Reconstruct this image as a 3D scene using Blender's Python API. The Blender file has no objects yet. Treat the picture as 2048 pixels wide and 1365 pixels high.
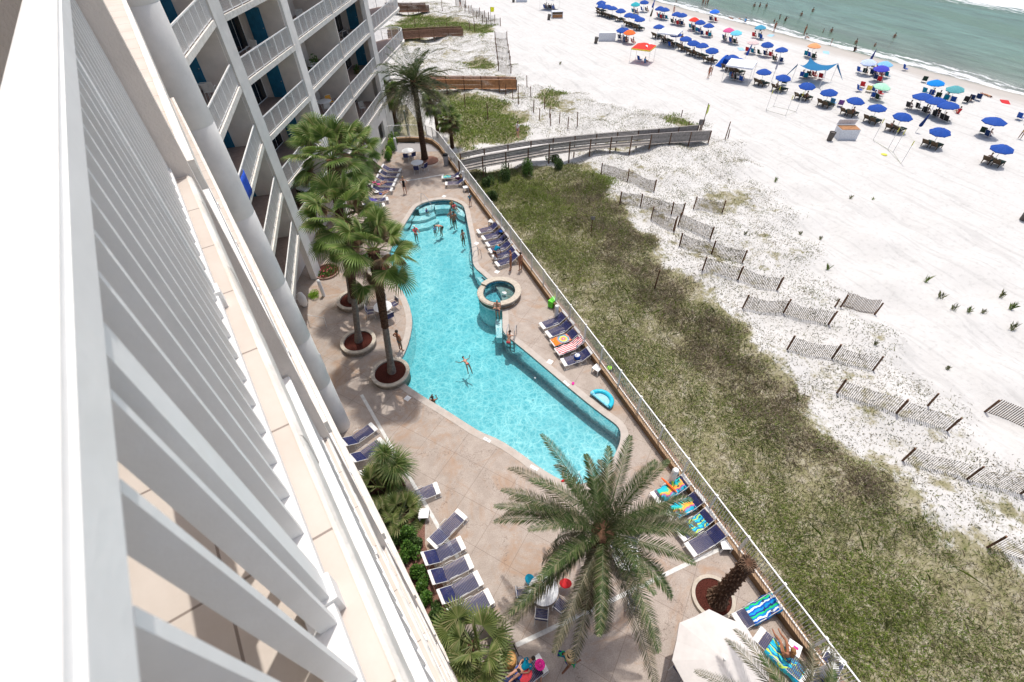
import bpy, bmesh, math, random
import numpy as np
from mathutils import Vector, Matrix
from mathutils.geometry import tessellate_polygon
random.seed(7); rng = np.random.default_rng(7)
R_ = math.radians
scn = bpy.context.scene
COL = scn.collection
H = 21.5
# ---------------------------------------------------------------- camera frame (world: +Y along the fence, +X to the sea)
f_ = 957.; pp = np.array([1024., 682.5])
N_ = np.array([1050., 1620.]); VF = np.array([459., -279.]); VB = np.array([112., -270.])
_d = np.array([*(N_-pp), f_]); _d /= np.linalg.norm(_d); _up = -_d
_y = np.array([*(VF-pp), f_]); _y -= _y.dot(_up)*_up; _y /= np.linalg.norm(_y)
_x = np.cross(_y, _up)
RC = np.array([_x, _y, _up])
def ray(px, py): return RC @ np.array([px-pp[0], py-pp[1], f_])
def G(px, py, z=0.):
    r = ray(px, py); t = (z-H)/r[2]; return Vector((r[0]*t, r[1]*t, z))
def zt(x, y):
    u = x+.133*y
    z = np.interp(u, [11, 14, 20, 32, 85, 93.6, 130, 400], [-.28, -.32, -.6, -.9, -1.9, -2.42, -4.5, -6])
    w = np.clip((u-15)/4, 0, 1)*np.clip((62-u)/20, 0, 1)
    return z + w*(.16*np.sin(.9*x+.5*y)+.14*np.sin(.37*y-.8*x+1)+.10*np.sin(1.3*y+.2*x)+.05*np.sin(2.3*x-1.7*y))
def T(px, py, h=0.):
    z = -.8
    for _ in range(12):
        p = G(px, py, z+h); z = float(zt(p.x, p.y))
    return Vector((p.x, p.y, z))
cam = bpy.data.cameras.new('camera'); co = bpy.data.objects.new('camera', cam); COL.objects.link(co)
M = Matrix([[RC[i, 0], -RC[i, 1], -RC[i, 2], 0] for i in range(3)]+[[0, 0, 0, 1]]); M.translation = (0, 0, H)
co.matrix_world = M
cam.sensor_width = 36; cam.lens = 36*f_/2048; cam.clip_start = .02; cam.clip_end = 5000
cam.dof.use_dof = True; cam.dof.focus_distance = 28; cam.dof.aperture_fstop = 4.5
scn.camera = co
# ---------------------------------------------------------------- light
SUN = Vector((.17, .22, 1)).normalized()
el = math.asin(SUN.z); az = math.atan2(SUN.x, SUN.y)
w = bpy.data.worlds.new('World'); scn.world = w; w.use_nodes = True
nt = w.node_tree; sky = nt.nodes.new('ShaderNodeTexSky'); sky.sky_type = 'NISHITA'; sky.sun_disc = False
sky.sun_elevation = el; sky.sun_rotation = az; sky.air_density = 1.0; sky.dust_density = 3.6; sky.ozone_density = .4
bg = nt.nodes['Background']; bg.inputs[1].default_value = .15; nt.links.new(sky.outputs[0], bg.inputs[0])
sl = bpy.data.lights.new('sun', 'SUN'); sl.energy = 2.75; sl.angle = R_(.53); sl.color = (1, .965, .91)
so = bpy.data.objects.new('sun', sl); COL.objects.link(so); so.rotation_euler = SUN.to_track_quat('Z', 'Y').to_euler()
scn.view_settings.view_transform = 'Standard'; scn.view_settings.look = 'None'
scn.view_settings.exposure = .23
cy = scn.cycles; cy.use_denoising = True; cy.max_bounces = 7; cy.diffuse_bounces = 4; cy.glossy_bounces = 3
cy.transparent_max_bounces = 12; cy.caustics_reflective = False; cy.caustics_refractive = False; cy.sample_clamp_indirect = 6
# ---------------------------------------------------------------- materials
MATS = {}
def lin(c): return tuple(((v/255)/12.92 if v/255 <= .04045 else (((v/255)+.055)/1.055)**2.4) for v in c)
class NB:
    def __init__(s, name):
        s.m = bpy.data.materials.new(name); s.m.use_nodes = True; s.t = s.m.node_tree; s.n = s.t.nodes
        s.b = s.n['Principled BSDF']; s.out = s.n['Material Output']
    def N(s, ty, **k):
        n = s.n.new(ty)
        for a, v in k.items():
            if a[0] == 'i' and a[1:].isdigit():
                (s.t.links.new(v, n.inputs[int(a[1:])]) if hasattr(v, 'is_linked') else setattr(n.inputs[int(a[1:])], 'default_value', v))
            else: setattr(n, a, v)
        return n
    def pos(s): return s.N('ShaderNodeNewGeometry').outputs['Position']
    def math(s, op, a, b=0., c=0.): return s.N('ShaderNodeMath', operation=op, i0=a, i1=b, i2=c).outputs[0]
    def noise(s, scale, detail=4, rough=.6, vec=None, dist=0.):
        n = s.N('ShaderNodeTexNoise'); n.inputs['Scale'].default_value = scale; n.inputs['Detail'].default_value = detail
        n.inputs['Roughness'].default_value = rough; n.inputs['Distortion'].default_value = dist
        s.t.links.new(vec or s.pos(), n.inputs['Vector']); return n.outputs[0]
    def ramp(s, v, stops, interp='LINEAR'):
        r = s.N('ShaderNodeValToRGB', i0=v); cr = r.color_ramp; cr.interpolation = interp
        while len(cr.elements) < len(stops): cr.elements.new(.5)
        for e, (p, c) in zip(cr.elements, stops):
            e.position = p; e.color = (c, c, c, 1) if isinstance(c, (int, float)) else (*c[:3], 1)
        return r.outputs[0]
    def mix(s, fac, a, b, mode='MIX'):
        n = s.N('ShaderNodeMix', data_type='RGBA', blend_type=mode)
        for k, v in ((0, fac), (6, a), (7, b)):
            if hasattr(v, 'is_linked'): s.t.links.new(v, n.inputs[k])
            else: n.inputs[k].default_value = v if isinstance(v, (int, float)) else (*v[:3], 1)
        return n.outputs[2]
    def col(s, v): s.t.links.new(v, s.b.inputs['Base Color'])
    def bump(s, h, st=.3, d=.02):
        n = s.N('ShaderNodeBump'); n.inputs['Strength'].default_value = st; n.inputs['Distance'].default_value = d
        s.t.links.new(h, n.inputs['Height']); s.t.links.new(n.outputs[0], s.b.inputs['Normal'])
def mat(name, c, rough=.6, var=.12, sc=3., spec=.4, rnd=0., bump=0., bsc=40., metal=0., dirt=None):
    if name in MATS: return MATS[name]
    k = NB(name); k.b.inputs['Roughness'].default_value = rough; k.b.inputs['Specular IOR Level'].default_value = spec
    k.b.inputs['Metallic'].default_value = metal
    n = k.noise(sc, 5)
    lo = tuple(max(0, v*(1-var*1.6)) for v in c); hi = tuple(min(1, v*(1+var*1.3)) for v in c)
    o = k.ramp(n, [(.3, lo), (.7, hi)])
    if dirt:
        d = k.ramp(k.noise(sc*.35, 7, .7), [(.5, 0.), (.72, 1.)]); o = k.mix(k.math('MULTIPLY', d, dirt[1]), o, dirt[0])
    if rnd:
        g = k.N('ShaderNodeNewGeometry').outputs['Random Per Island']
        v = k.math('MULTIPLY_ADD', g, 2*rnd, 1-rnd)
        o = k.mix(1., o, k.N('ShaderNodeCombineColor', i0=v, i1=v, i2=v).outputs[0], 'MULTIPLY')
    k.col(o)
    if bump: k.bump(k.noise(bsc, 4), bump, .01)
    MATS[name] = k.m; return k.m
def leafmat(name, c1, c2, c3=None, trans=.25):
    k = NB(name); g = k.N('ShaderNodeNewGeometry').outputs['Random Per Island']
    st = [(0., c1), (.65, c2)] + ([(1., c3)] if c3 else [])
    o = k.ramp(g, st); o = k.mix(.5, o, k.mix(1., o, k.ramp(k.noise(1.1, 3), [(.3, .5), (.7, 1.3)]), 'MULTIPLY'))
    k.col(o); k.b.inputs['Roughness'].default_value = .5; k.b.inputs['Specular IOR Level'].default_value = .35
    tr = k.N('ShaderNodeBsdfTranslucent'); k.t.links.new(o, tr.inputs[0])
    mx = k.N('ShaderNodeMixShader'); mx.inputs[0].default_value = trans
    k.t.links.new(k.b.outputs[0], mx.inputs[1]); k.t.links.new(tr.outputs[0], mx.inputs[2]); k.t.links.new(mx.outputs[0], k.out.inputs[0])
    MATS[name] = k.m; return k.m
STUCCO = mat('stucco_white', (.80, .76, .71), .85, .05, 1.2, .2, bump=.35, bsc=55, dirt=((.40, .385, .36), .35))
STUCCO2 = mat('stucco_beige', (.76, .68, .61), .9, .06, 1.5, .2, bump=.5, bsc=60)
SLABE = mat('slab_edge_paint', (.74, .70, .64), .8, .10, 6, .25, bump=.5, bsc=30, dirt=((.45, .33, .22), .35))
RAILW = mat('rail_white', (.82, .81, .79), .45, .04, 3, .4, dirt=((.62, .57, .5), .35), bump=.15, bsc=25)
RAILN = mat('rail_cream_white', (.78, .77, .74), .45, .06, 5, .4, dirt=((.5, .4, .3), .3))
BLUE = mat('door_blue', (.015, .15, .27), .5, .15, 3, .4)
GLASSD = mat('dark_glass', (.015, .016, .018), .08, .3, 2, .6)
NAVY = mat('navy_strap', (.022, .028, .105), .45, .15, 8, .3)
WHITEP = mat('white_plastic', (.78, .78, .77), .45, .04, 5, .4)
WHITEM = mat('white_tube', (.74, .73, .70), .4, .05, 8, .45)
PLUM = mat('chair_dark_frame', (.10, .085, .075), .6, .2, 8)
MULCH = mat('red_mulch', (.075, .022, .016), .95, .5, 30, .1, bump=1., bsc=50)
CREAM = mat('planter_cap', (.50, .44, .36), .75, .12, 6, .3, dirt=((.3, .24, .18), .4))
TILEB = mat('waterline_tile', (.04, .25, .40), .25, .5, 14, .6)
TANW = mat('tan_wall', (.235, .15, .085), .85, .12, 3, .2, bump=.4, dirt=((.12, .08, .05), .5))
SKIN = mat('skin_light', (.52, .27, .18), .6, .06, 4)
SKIN2 = mat('skin_tan', (.36, .155, .085), .6, .06, 4)
SKIN3 = mat('skin_brown', (.22, .10, .06), .6, .06, 4)
HAIRD = mat('hair_dark', (.03, .018, .012), .6, .3, 30); HAIRB = mat('hair_blonde', (.30, .20, .10), .6, .3, 30)
BLK = mat('cloth_black', (.012, .012, .014), .8, .2); GREYM = mat('steel', (.35, .35, .36), .35, .1, 6, .6)
def cm(name, r, g, b, rough=.75): return mat('cloth_'+name, lin((r, g, b)), rough, .12, 9, .2)
CBLUE = cm('umbrella_blue', 32, 76, 158); CBROWN = mat('beach_wood', (.10, .07, .045), .8, .3, 12, .2)
CGREEN = cm('dark_green', 30, 52, 42)
# sand
k = NB('sand')
att = k.N('ShaderNodeAttribute', attribute_name='veg').outputs['Fac']
p = k.pos(); sp = k.N('ShaderNodeSeparateXYZ', i0=p)
u = k.math('MULTIPLY_ADD', sp.outputs[1], .133, sp.outputs[0])
un = k.math('MULTIPLY_ADD', k.noise(.12, 4), 5., u)
base = k.ramp(k.noise(.8, 8, .7), [(.3, (.52, .505, .48)), (.7, (.585, .57, .545))])
fp = k.ramp(k.noise(3.2, 3, .55), [(.28, .80), (.44, 1.)])
base = k.mix(.55, base, k.mix(1., base, fp, 'MULTIPLY'))
tr = k.N('ShaderNodeMapping', i0=p); tr.inputs['Scale'].default_value = (.9, .04, 1); tr.inputs['Rotation'].default_value = (0, 0, R_(-8))
trk = k.ramp(k.noise(2.2, 3, .5, tr.outputs[0]), [(.36, .80), (.46, 1.)])
base = k.mix(.5, base, k.mix(1., base, trk, 'MULTIPLY'))
wet = k.ramp(k.math('DIVIDE', un, 100.), [(.895, 0.), (.925, 1.)])
base = k.mix(k.math('MULTIPLY', wet, .75), base, (.40, .36, .32))
wet2 = k.ramp(k.math('DIVIDE', un, 100.), [(.945, 0.), (.965, 1.)])
base = k.mix(wet2, base, (.25, .24, .20))
lit = k.ramp(k.noise(1.6, 7, .75), [(.34, (.17, .17, .075)), (.50, (.27, .245, .15)), (.66, (.42, .385, .31))])
ed = k.math('ADD', k.math('MULTIPLY', att, 1.3), k.math('ADD', k.math('MULTIPLY_ADD', k.noise(1.1, 6, .75), 1.5, -.75), k.math('MULTIPLY_ADD', k.noise(.22, 4, .6), 1.6, -.85)))
ed2 = k.ramp(ed, [(.42, 0.), (.62, 1.)])
base = k.mix(ed2, base, lit); k.col(base); k.b.inputs['Roughness'].default_value = .95; k.b.inputs['Specular IOR Level'].default_value = .1
hh = k.math('ADD', k.noise(2.6, 4), k.math('MULTIPLY', k.noise(14., 3), .3)); k.bump(hh, .5, .07)
SAND = k.m
# deck
k = NB('pool_deck_concrete'); p = k.pos()
base = k.ramp(k.noise(1.3, 8, .7), [(.3, (.325, .27, .23)), (.7, (.45, .385, .335))])
sp1 = k.ramp(k.noise(22., 3, .7), [(.3, .72), (.7, 1.2)]); base = k.mix(.8, base, k.mix(1., base, sp1, 'MULTIPLY'))
st = k.ramp(k.noise(.45, 6, .75, dist=1.2), [(.50, 0.), (.66, 1.)]); base = k.mix(k.math('MULTIPLY', st, .8), base, (.36, .235, .155))
mp = k.N('ShaderNodeMapping', i0=p); mp.inputs['Rotation'].default_value = (0, 0, R_(-38)); s2 = k.N('ShaderNodeSeparateXYZ', i0=mp.outputs[0])
def gridl(o, sp_, wd, off=0.):
    a = k.math('MODULO', k.math('ADD', o, 300.+off), sp_); return k.math('LESS_THAN', a, wd)
g1 = k.math('MAXIMUM', gridl(s2.outputs[0], 1.75, .02), gridl(s2.outputs[1], 1.75, .02, .4))
wob = k.N('ShaderNodeVectorMath', operation='ADD', i0=p, i1=k.N('ShaderNodeVectorMath', operation='SCALE', i0=k.N('ShaderNodeTexNoise', i0=p).outputs[1]).outputs[0])
vo = k.N('ShaderNodeTexVoronoi', feature='DISTANCE_TO_EDGE'); vo.inputs['Scale'].default_value = .28; k.t.links.new(wob.outputs[0], vo.inputs['Vector'])
crk = k.math('LESS_THAN', vo.outputs['Distance'], .004)
base = k.mix(k.math('MULTIPLY', k.math('MAXIMUM', g1, crk), .55), base, (.14, .10, .08)); k.col(base)
k.b.inputs['Roughness'].default_value = .85; k.b.inputs['Specular IOR Level'].default_value = .2; k.bump(k.noise(35., 3), .4, .006)
DECK = k.m
# balcony tile (axes of the balcony)
k = NB('balcony_tile'); p = k.pos(); mp = k.N('ShaderNodeMapping', i0=p); AB = math.atan2(.19814, .98017)
mp.inputs['Rotation'].default_value = (0, 0, -AB); s2 = k.N('ShaderNodeSeparateXYZ', i0=mp.outputs[0])
base = k.ramp(k.noise(2.2, 7, .7), [(.3, (.52, .445, .38)), (.7, (.62, .55, .49))])
g1 = k.math('MAXIMUM', gridl(s2.outputs[1], .46, .008, .02), gridl(s2.outputs[0], .46, .008, .36))
base = k.mix(g1, base, (.24, .19, .16)); k.col(base); k.b.inputs['Roughness'].default_value = .6
TILE = k.m
# pool plaster, water
PLAST = mat('pool_plaster', (.80, .87, .86), .8, .04, 2)
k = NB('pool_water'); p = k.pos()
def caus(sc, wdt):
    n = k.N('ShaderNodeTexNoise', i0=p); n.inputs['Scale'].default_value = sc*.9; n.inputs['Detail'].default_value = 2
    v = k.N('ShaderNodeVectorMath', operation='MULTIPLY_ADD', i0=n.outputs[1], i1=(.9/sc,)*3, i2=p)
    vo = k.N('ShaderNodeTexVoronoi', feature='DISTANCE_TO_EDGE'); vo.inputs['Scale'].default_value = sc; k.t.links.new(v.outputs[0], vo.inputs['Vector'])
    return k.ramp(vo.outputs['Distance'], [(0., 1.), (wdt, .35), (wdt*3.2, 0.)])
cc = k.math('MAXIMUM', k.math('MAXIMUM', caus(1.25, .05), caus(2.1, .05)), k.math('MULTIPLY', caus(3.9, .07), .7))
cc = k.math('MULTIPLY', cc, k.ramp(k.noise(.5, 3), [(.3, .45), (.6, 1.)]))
caus_tint = k.mix(cc, (.36, .66, .72), (1., 1., 1.))  # caustic light web painted into the transparent colour; also patterns sunlight on the basin
tb = k.N('ShaderNodeBsdfTransparent'); k.t.links.new(caus_tint, tb.inputs[0])
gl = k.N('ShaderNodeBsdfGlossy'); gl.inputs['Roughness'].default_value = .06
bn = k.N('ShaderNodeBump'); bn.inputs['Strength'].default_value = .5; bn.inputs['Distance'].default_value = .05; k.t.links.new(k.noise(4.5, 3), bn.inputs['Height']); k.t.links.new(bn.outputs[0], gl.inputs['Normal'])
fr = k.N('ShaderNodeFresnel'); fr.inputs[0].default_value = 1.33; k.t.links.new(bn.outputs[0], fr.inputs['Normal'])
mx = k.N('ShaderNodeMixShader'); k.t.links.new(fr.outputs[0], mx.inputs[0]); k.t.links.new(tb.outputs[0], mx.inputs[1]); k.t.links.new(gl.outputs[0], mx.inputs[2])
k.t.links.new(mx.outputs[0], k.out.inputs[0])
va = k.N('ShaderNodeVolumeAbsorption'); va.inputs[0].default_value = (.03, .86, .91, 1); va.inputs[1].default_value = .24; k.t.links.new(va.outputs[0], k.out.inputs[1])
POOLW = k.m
# sea
k = NB('sea_water'); p = k.pos(); sp = k.N('ShaderNodeSeparateXYZ', i0=p)
u = k.math('MULTIPLY_ADD', sp.outputs[1], .133, sp.outputs[0]); un = k.math('MULTIPLY_ADD', k.noise(.06, 5), 8., k.math('ADD', u, -4.))
uf = k.math('DIVIDE', un, 200.)
base = k.ramp(uf, [(.462, (.25, .24, .21)), (.48, (.17, .195, .17)), (.50, (.12, .17, .135)), (.56, (.095, .18, .145)), (.70, (.075, .16, .13)), (.95, (.065, .16, .13))])
mp = k.N('ShaderNodeMapping', i0=p); mp.inputs['Rotation'].default_value = (0, 0, R_(7.6)); mp.inputs['Scale'].default_value = (1, .22, 1)
wv = k.noise(.55, 6, .65, mp.outputs[0]); base = k.mix(.75, base, k.mix(1., base, k.ramp(wv, [(.3, .55), (.7, 1.5)]), 'MULTIPLY'))
gs = k.ramp(k.noise(.13, 3, .5, mp.outputs[0]), [(.5, 0.), (.62, 1.)]); base = k.mix(k.math('MULTIPLY', gs, .6), base, (.07, .145, .09))
fn = k.noise(1.6, 8, .75, mp.outputs[0]); ln = k.noise(.25, 4, .6, mp.outputs[0])
def band(c, wd, w2=4.):
    d = k.math('ABSOLUTE', k.math('ADD', k.math('MULTIPLY_ADD', ln, w2, un), -c-w2*.5)); return k.ramp(k.math('DIVIDE', d, wd), [(0., 1.), (1., 0.)])
def foam(c, wd, th, w2=4.): return k.ramp(k.math('ADD', fn, k.math('MULTIPLY', band(c, wd, w2), .5)), [(th, 0.), (th+.08, 1.)])
fo = k.math('MAXIMUM', foam(94.4, 3.2, .84, 2.), k.math('MAXIMUM', foam(96.5, 2.2, .93), k.math('MAXIMUM', foam(153., 14., .68, 8.), foam(172., 8., .84, 6.))))
sparse = k.ramp(k.noise(.5, 8, .8, mp.outputs[0]), [(.715, 0.), (.74, 1.)])
base = k.mix(k.math('MAXIMUM', fo, sparse), base, (.80, .80, .79)); k.col(base)
k.b.inputs['Roughness'].default_value = .22; k.b.inputs['Specular IOR Level'].default_value = .5; k.bump(k.math('ADD', wv, k.math('MULTIPLY', fn, .25)), .9, .5)
SEA = k.m
# ---------------------------------------------------------------- mesh builder
class MB:
    def __init__(s): s.v = []; s.f = []
    def add(s, vs, fs):
        b = len(s.v); s.v += [tuple(v) for v in vs]; s.f += [tuple(i+b for i in q) for q in fs]; return s
    def box(s, c, d, rz=0., rot=None):
        m = rot or Matrix.Rotation(rz, 3, 'Z'); c = Vector(c)
        vs = [c+m @ Vector((x*d[0]/2, y*d[1]/2, z*d[2]/2)) for x in (-1, 1) for y in (-1, 1) for z in (-1, 1)]
        return s.add(vs, [(0, 1, 3, 2), (4, 6, 7, 5), (0, 4, 5, 1), (2, 3, 7, 6), (0, 2, 6, 4), (1, 5, 7, 3)])
    def bar(s, a, b, w_, h_=None, upv=(0, 0, 1)):
        a = Vector(a); b = Vector(b); d = b-a; L = d.length
        if L < 1e-6: return s
        d /= L; up = Vector(upv)
        if abs(d.dot(up)) > .99: up = Vector((0, 1, 0))
        x = d.cross(up).normalized(); z = x.cross(d)
        return s.box((a+b)/2, (w_, L, h_ or w_), rot=Matrix((x, d, z)).transposed())
    def tube(s, pts, r, n=6, cap=True):
        pts = [Vector(q) for q in pts]; rs = r if isinstance(r, (list, tuple)) else [r]*len(pts); vs = []; fs = []
        for i, q in enumerate(pts):
            d = (pts[min(i+1, len(pts)-1)]-pts[max(i-1, 0)]).normalized()
            a = d.orthogonal().normalized() if i == 0 else (a-d*a.dot(d)).normalized()
            b = d.cross(a)
            vs += [q+rs[i]*(a*math.cos(t)+b*math.sin(t)) for t in [2*math.pi*j/n for j in range(n)]]
        for i in range(len(pts)-1):
            for j in range(n): fs.append((i*n+j, i*n+(j+1) % n, (i+1)*n+(j+1) % n, (i+1)*n+j))
        if cap: fs += [tuple(range(n))[::-1], tuple((len(pts)-1)*n+j for j in range(n))]
        return s.add(vs, fs)
    def lathe(s, prof, n=24, c=(0, 0, 0), cap=True):
        vs = [(c[0]+r*math.cos(2*math.pi*j/n), c[1]+r*math.sin(2*math.pi*j/n), c[2]+z) for r, z in prof for j in range(n)]
        fs = [(i*n+j, i*n+(j+1) % n, (i+1)*n+(j+1) % n, (i+1)*n+j) for i in range(len(prof)-1) for j in range(n)]
        if cap: fs += [tuple(range(n))[::-1], tuple((len(prof)-1)*n+j for j in range(n))]
        return s.add(vs, fs)
    def prism(s, poly, z0, z1):
        n = len(poly); vs = [(q[0], q[1], z0) for q in poly]+[(q[0], q[1], z1) for q in poly]
        tri = tessellate_polygon([[Vector((q[0], q[1], 0)) for q in poly]])
        fs = [tuple(t) for t in tri]+[tuple(i+n for i in t) for t in tri]+[(i, (i+1) % n, (i+1) % n+n, i+n) for i in range(n)]
        return s.add(vs, fs)
    def sheet(s, loops, z):
        tri = tessellate_polygon([[Vector((q[0], q[1], 0)) for q in L] for L in loops]); vs = [(q[0], q[1], z) for L in loops for q in L]
        return s.add(vs, [tuple(t) for t in tri])
    def ell(s, c, r, n=10, m=7, rot=None):
        c = Vector(c); vs = []; fs = []; rot = rot or Matrix.Identity(3)
        for i in range(1, m):
            a = math.pi*i/m
            for j in range(n):
                t = 2*math.pi*j/n; vs.append(c+rot @ Vector((r[0]*math.sin(a)*math.cos(t), r[1]*math.sin(a)*math.sin(t), r[2]*math.cos(a))))
        for i in range(m-2):
            for j in range(n): fs.append((i*n+j, i*n+(j+1) % n, (i+1)*n+(j+1) % n, (i+1)*n+j))
        vs += [c+rot @ Vector((0, 0, r[2])), c-rot @ Vector((0, 0, r[2]))]; t_ = len(vs)-2
        fs += [(t_, (j+1) % n, j) for j in range(n)]+[(t_+1, (m-2)*n+j, (m-2)*n+(j+1) % n) for j in range(n)]
        return s.add(vs, fs)
    def build(s, name, m, parent=None, smooth=False, fix=True):
        me = bpy.data.meshes.new(name); me.from_pydata(s.v, [], s.f)
        if fix:
            b = bmesh.new(); b.from_mesh(me); bmesh.ops.recalc_face_normals(b, faces=b.faces); b.to_mesh(me); b.free()
        me.materials.append(m)
        if smooth:
            me.polygons.foreach_set('use_smooth', [True]*len(me.polygons))
            if smooth != 2: me.set_sharp_from_angle(angle=R_(45))
        me.update()
        o = bpy.data.objects.new(name, me); COL.objects.link(o)
        if parent: o.parent = parent
        return o
def tag(o, label=None, cat=None, group=None, kind=None):
    if label: o['label'] = label
    if cat: o['category'] = cat
    if group: o['group'] = group
    if kind: o['kind'] = kind
    return o
def empty(name, loc, rz=0., label=None, cat=None, group=None):
    o = bpy.data.objects.new(name, None); COL.objects.link(o); o.location = loc; o.rotation_euler = (0, 0, rz); o.empty_display_size = .1
    return tag(o, label, cat, group)
KIDS = {}
def kids(o):
    return [c for c in o.children]
def dup(o, loc=None, rz=None, label=None, group=None, cat=None, scale=None, parent=None):
    c = o.copy(); COL.objects.link(c)
    if parent is not None: c.parent = parent
    if loc is not None: c.location = loc
    if rz is not None: c.rotation_euler = (0, 0, rz)
    if scale is not None: c.scale = (scale,)*3
    tag(c, label, cat, group)
    for ch in kids(o): dup(ch, parent=c)
    return c
def remat(o, name, m):
    for c in kids(o):
        if c.name.split('.')[0] == name: c.material_slots[0].link = 'OBJECT'; c.material_slots[0].material = m
        remat(c, name, m)
ORD = ['first', 'second', 'third', 'fourth', 'fifth', 'sixth', 'seventh', 'eighth', 'ninth', 'tenth', 'eleventh', 'twelfth', 'thirteenth', 'fourteenth', 'fifteenth', 'sixteenth', 'seventeenth', 'eighteenth', 'nineteenth', 'twentieth', 'twenty-first', 'twenty-second', 'twenty-third', 'twenty-fourth', 'twenty-fifth', 'twenty-sixth', 'twenty-seventh', 'twenty-eighth', 'twenty-ninth', 'thirtieth']
ORD_ = ['first', 'second', 'third', 'fourth', 'fifth', 'sixth', 'seventh', 'eighth', 'ninth', 'tenth', 'eleventh', 'twelfth', 'thirteenth', 'fourteenth', 'fifteenth', 'sixteenth', 'seventeenth', 'eighteenth', 'nineteenth', 'twentieth'] + ['next along']*40
def heading(a, b): d = b-a; return math.atan2(d.y, d.x)-math.pi/2      # rotation turning +Y to a->b
# ================================================================ SETTING
def poly_world(pts, z=None): return [tuple((T(*q) if z is None else G(*q, z)).xy) for q in pts]
def inpoly(X, Y, poly):
    r = np.zeros(X.shape, bool); n = len(poly)
    for i in range(n):
        x1, y1 = poly[i]; x2, y2 = poly[(i+1) % n]
        c = ((y1 > Y) != (y2 > Y)) & (X < (x2-x1)*(Y-y1)/(y2-y1+1e-12)+x1); r ^= c
    return r
DENSE = [poly_world(q) for q in (
    [(905, 300), (960, 345), (1080, 330), (1180, 330), (1205, 365), (1240, 420), (1290, 470), (1340, 545), (1400, 600), (1500, 690), (1560, 790), (1690, 900), (1800, 985), (1960, 1110), (2200, 1290), (2300, 1700), (1650, 1700), (1500, 1280), (1300, 985), (1020, 590), (860, 385)],
    [(890, 190), (960, 185), (1005, 205), (1035, 240), (1060, 265), (1010, 285), (930, 300), (890, 260)],
    [(780, 60), (830, 30), (880, 35), (905, 45), (985, 50), (975, 68), (880, 60), (800, 90)],
    [(920, 128), (965, 115), (985, 125), (960, 140)], [(1075, 205), (1110, 178), (1135, 190), (1115, 215)], [(1340, 225), (1370, 235), (1385, 255), (1330, 243)])]
SPARSE = [poly_world(q) for q in (
    [(1060, 170), (1130, 180), (1250, 220), (1380, 225), (1420, 275), (1480, 290), (1500, 310), (1500, 350), (1560, 400), (1600, 470), (1640, 540), (1690, 600), (1760, 650), (1830, 750), (1900, 810), (1990, 900), (2100, 990), (2300, 1200), (2200, 1290), (1690, 900), (1500, 690), (1340, 545), (1205, 365), (1180, 330), (1060, 265), (1005, 205), (900, 180)],
    [(780, 60), (900, 60), (1000, 80), (1010, 120), (1040, 150), (1030, 180), (880, 190), (780, 160)], [(780, 0), (880, 0), (990, 40), (980, 60), (780, 60)])]
def dist_in(X, Y, polys):
    r = np.zeros(X.shape); X = X+.7*np.sin(1.1*Y+.6*X)+.45*np.sin(2.3*Y-1.1*X)+.3*np.sin(4.1*Y+2.9*X); Y = Y+.7*np.sin(.9*X+2)+.4*np.sin(2.7*X+1.3*Y)
    for q in polys: r = np.maximum(r, inpoly(X, Y, q).astype(float))
    return r
xs = np.concatenate([np.arange(11.56, 45, .5), np.arange(45, 100, 1.5), [110, 130, 170]]); ys = np.concatenate([np.arange(-40, 75, .5), np.arange(75, 140, 1.5), [150, 180, 250, 400]])
X, Y = np.meshgrid(xs, ys, indexing='ij'); Z = zt(X, Y)
Z[0, :] = -.32
dd = dist_in(X, Y, DENSE); ss = dist_in(X, Y, SPARSE)
V = np.maximum(dd, ss*.27)
for _ in range(7):
    Vp = np.pad(V, 1, mode='edge'); V = (Vp[1:-1, 1:-1]*2+Vp[:-2, 1:-1]+Vp[2:, 1:-1]+Vp[1:-1, :-2]+Vp[1:-1, 2:])/6
def gridmesh(name, X, Y, Z, m, V=None, smooth=True):
    a, b = X.shape; me = bpy.data.meshes.new(name)
    idx = np.arange(a*b).reshape(a, b)
    fs = np.stack([idx[:-1, :-1], idx[1:, :-1], idx[1:, 1:], idx[:-1, 1:]], -1).reshape(-1, 4)
    me.from_pydata(np.stack([X, Y, Z], -1).reshape(-1, 3).tolist(), [], fs.tolist())
    if V is not None: at = me.attributes.new('veg', 'FLOAT', 'POINT'); at.data.foreach_set('value', V.reshape(-1).astype(np.float32))
    if smooth: me.polygons.foreach_set('use_smooth', [True]*len(me.polygons))
    me.materials.append(m); o = bpy.data.objects.new(name, me); COL.objects.link(o); return o
tag(gridmesh('beach', X, Y, Z, SAND, V), kind='structure')
# ground west of the beach sheet (round the far end of the deck and behind the building)
X2, Y2 = np.meshgrid(np.concatenate([[-400, -100, -40], np.arange(-10, 11.6, .8), [11.56]]), np.concatenate([np.arange(53.4, 90, .8), [100, 140, 250, 400]]), indexing='ij')
V2 = np.maximum(np.maximum(dist_in(X2, Y2, DENSE), ((Y2 < 63))*.8), dist_in(X2, Y2, SPARSE)*.32)
tag(gridmesh('ground', X2, Y2, np.full(X2.shape, -.32), SAND, V2), kind='structure')
Xs, Ys = np.meshgrid(np.array([78, 84, 88, 92, 96, 100, 110, 130, 200, 500, 3000]), np.array([-400, -60, 0, 40, 80, 120, 200, 600, 3000]), indexing='ij')
tag(gridmesh('sea', Xs, Ys, np.full(Xs.shape, -2.40), SEA), kind='structure')
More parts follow.
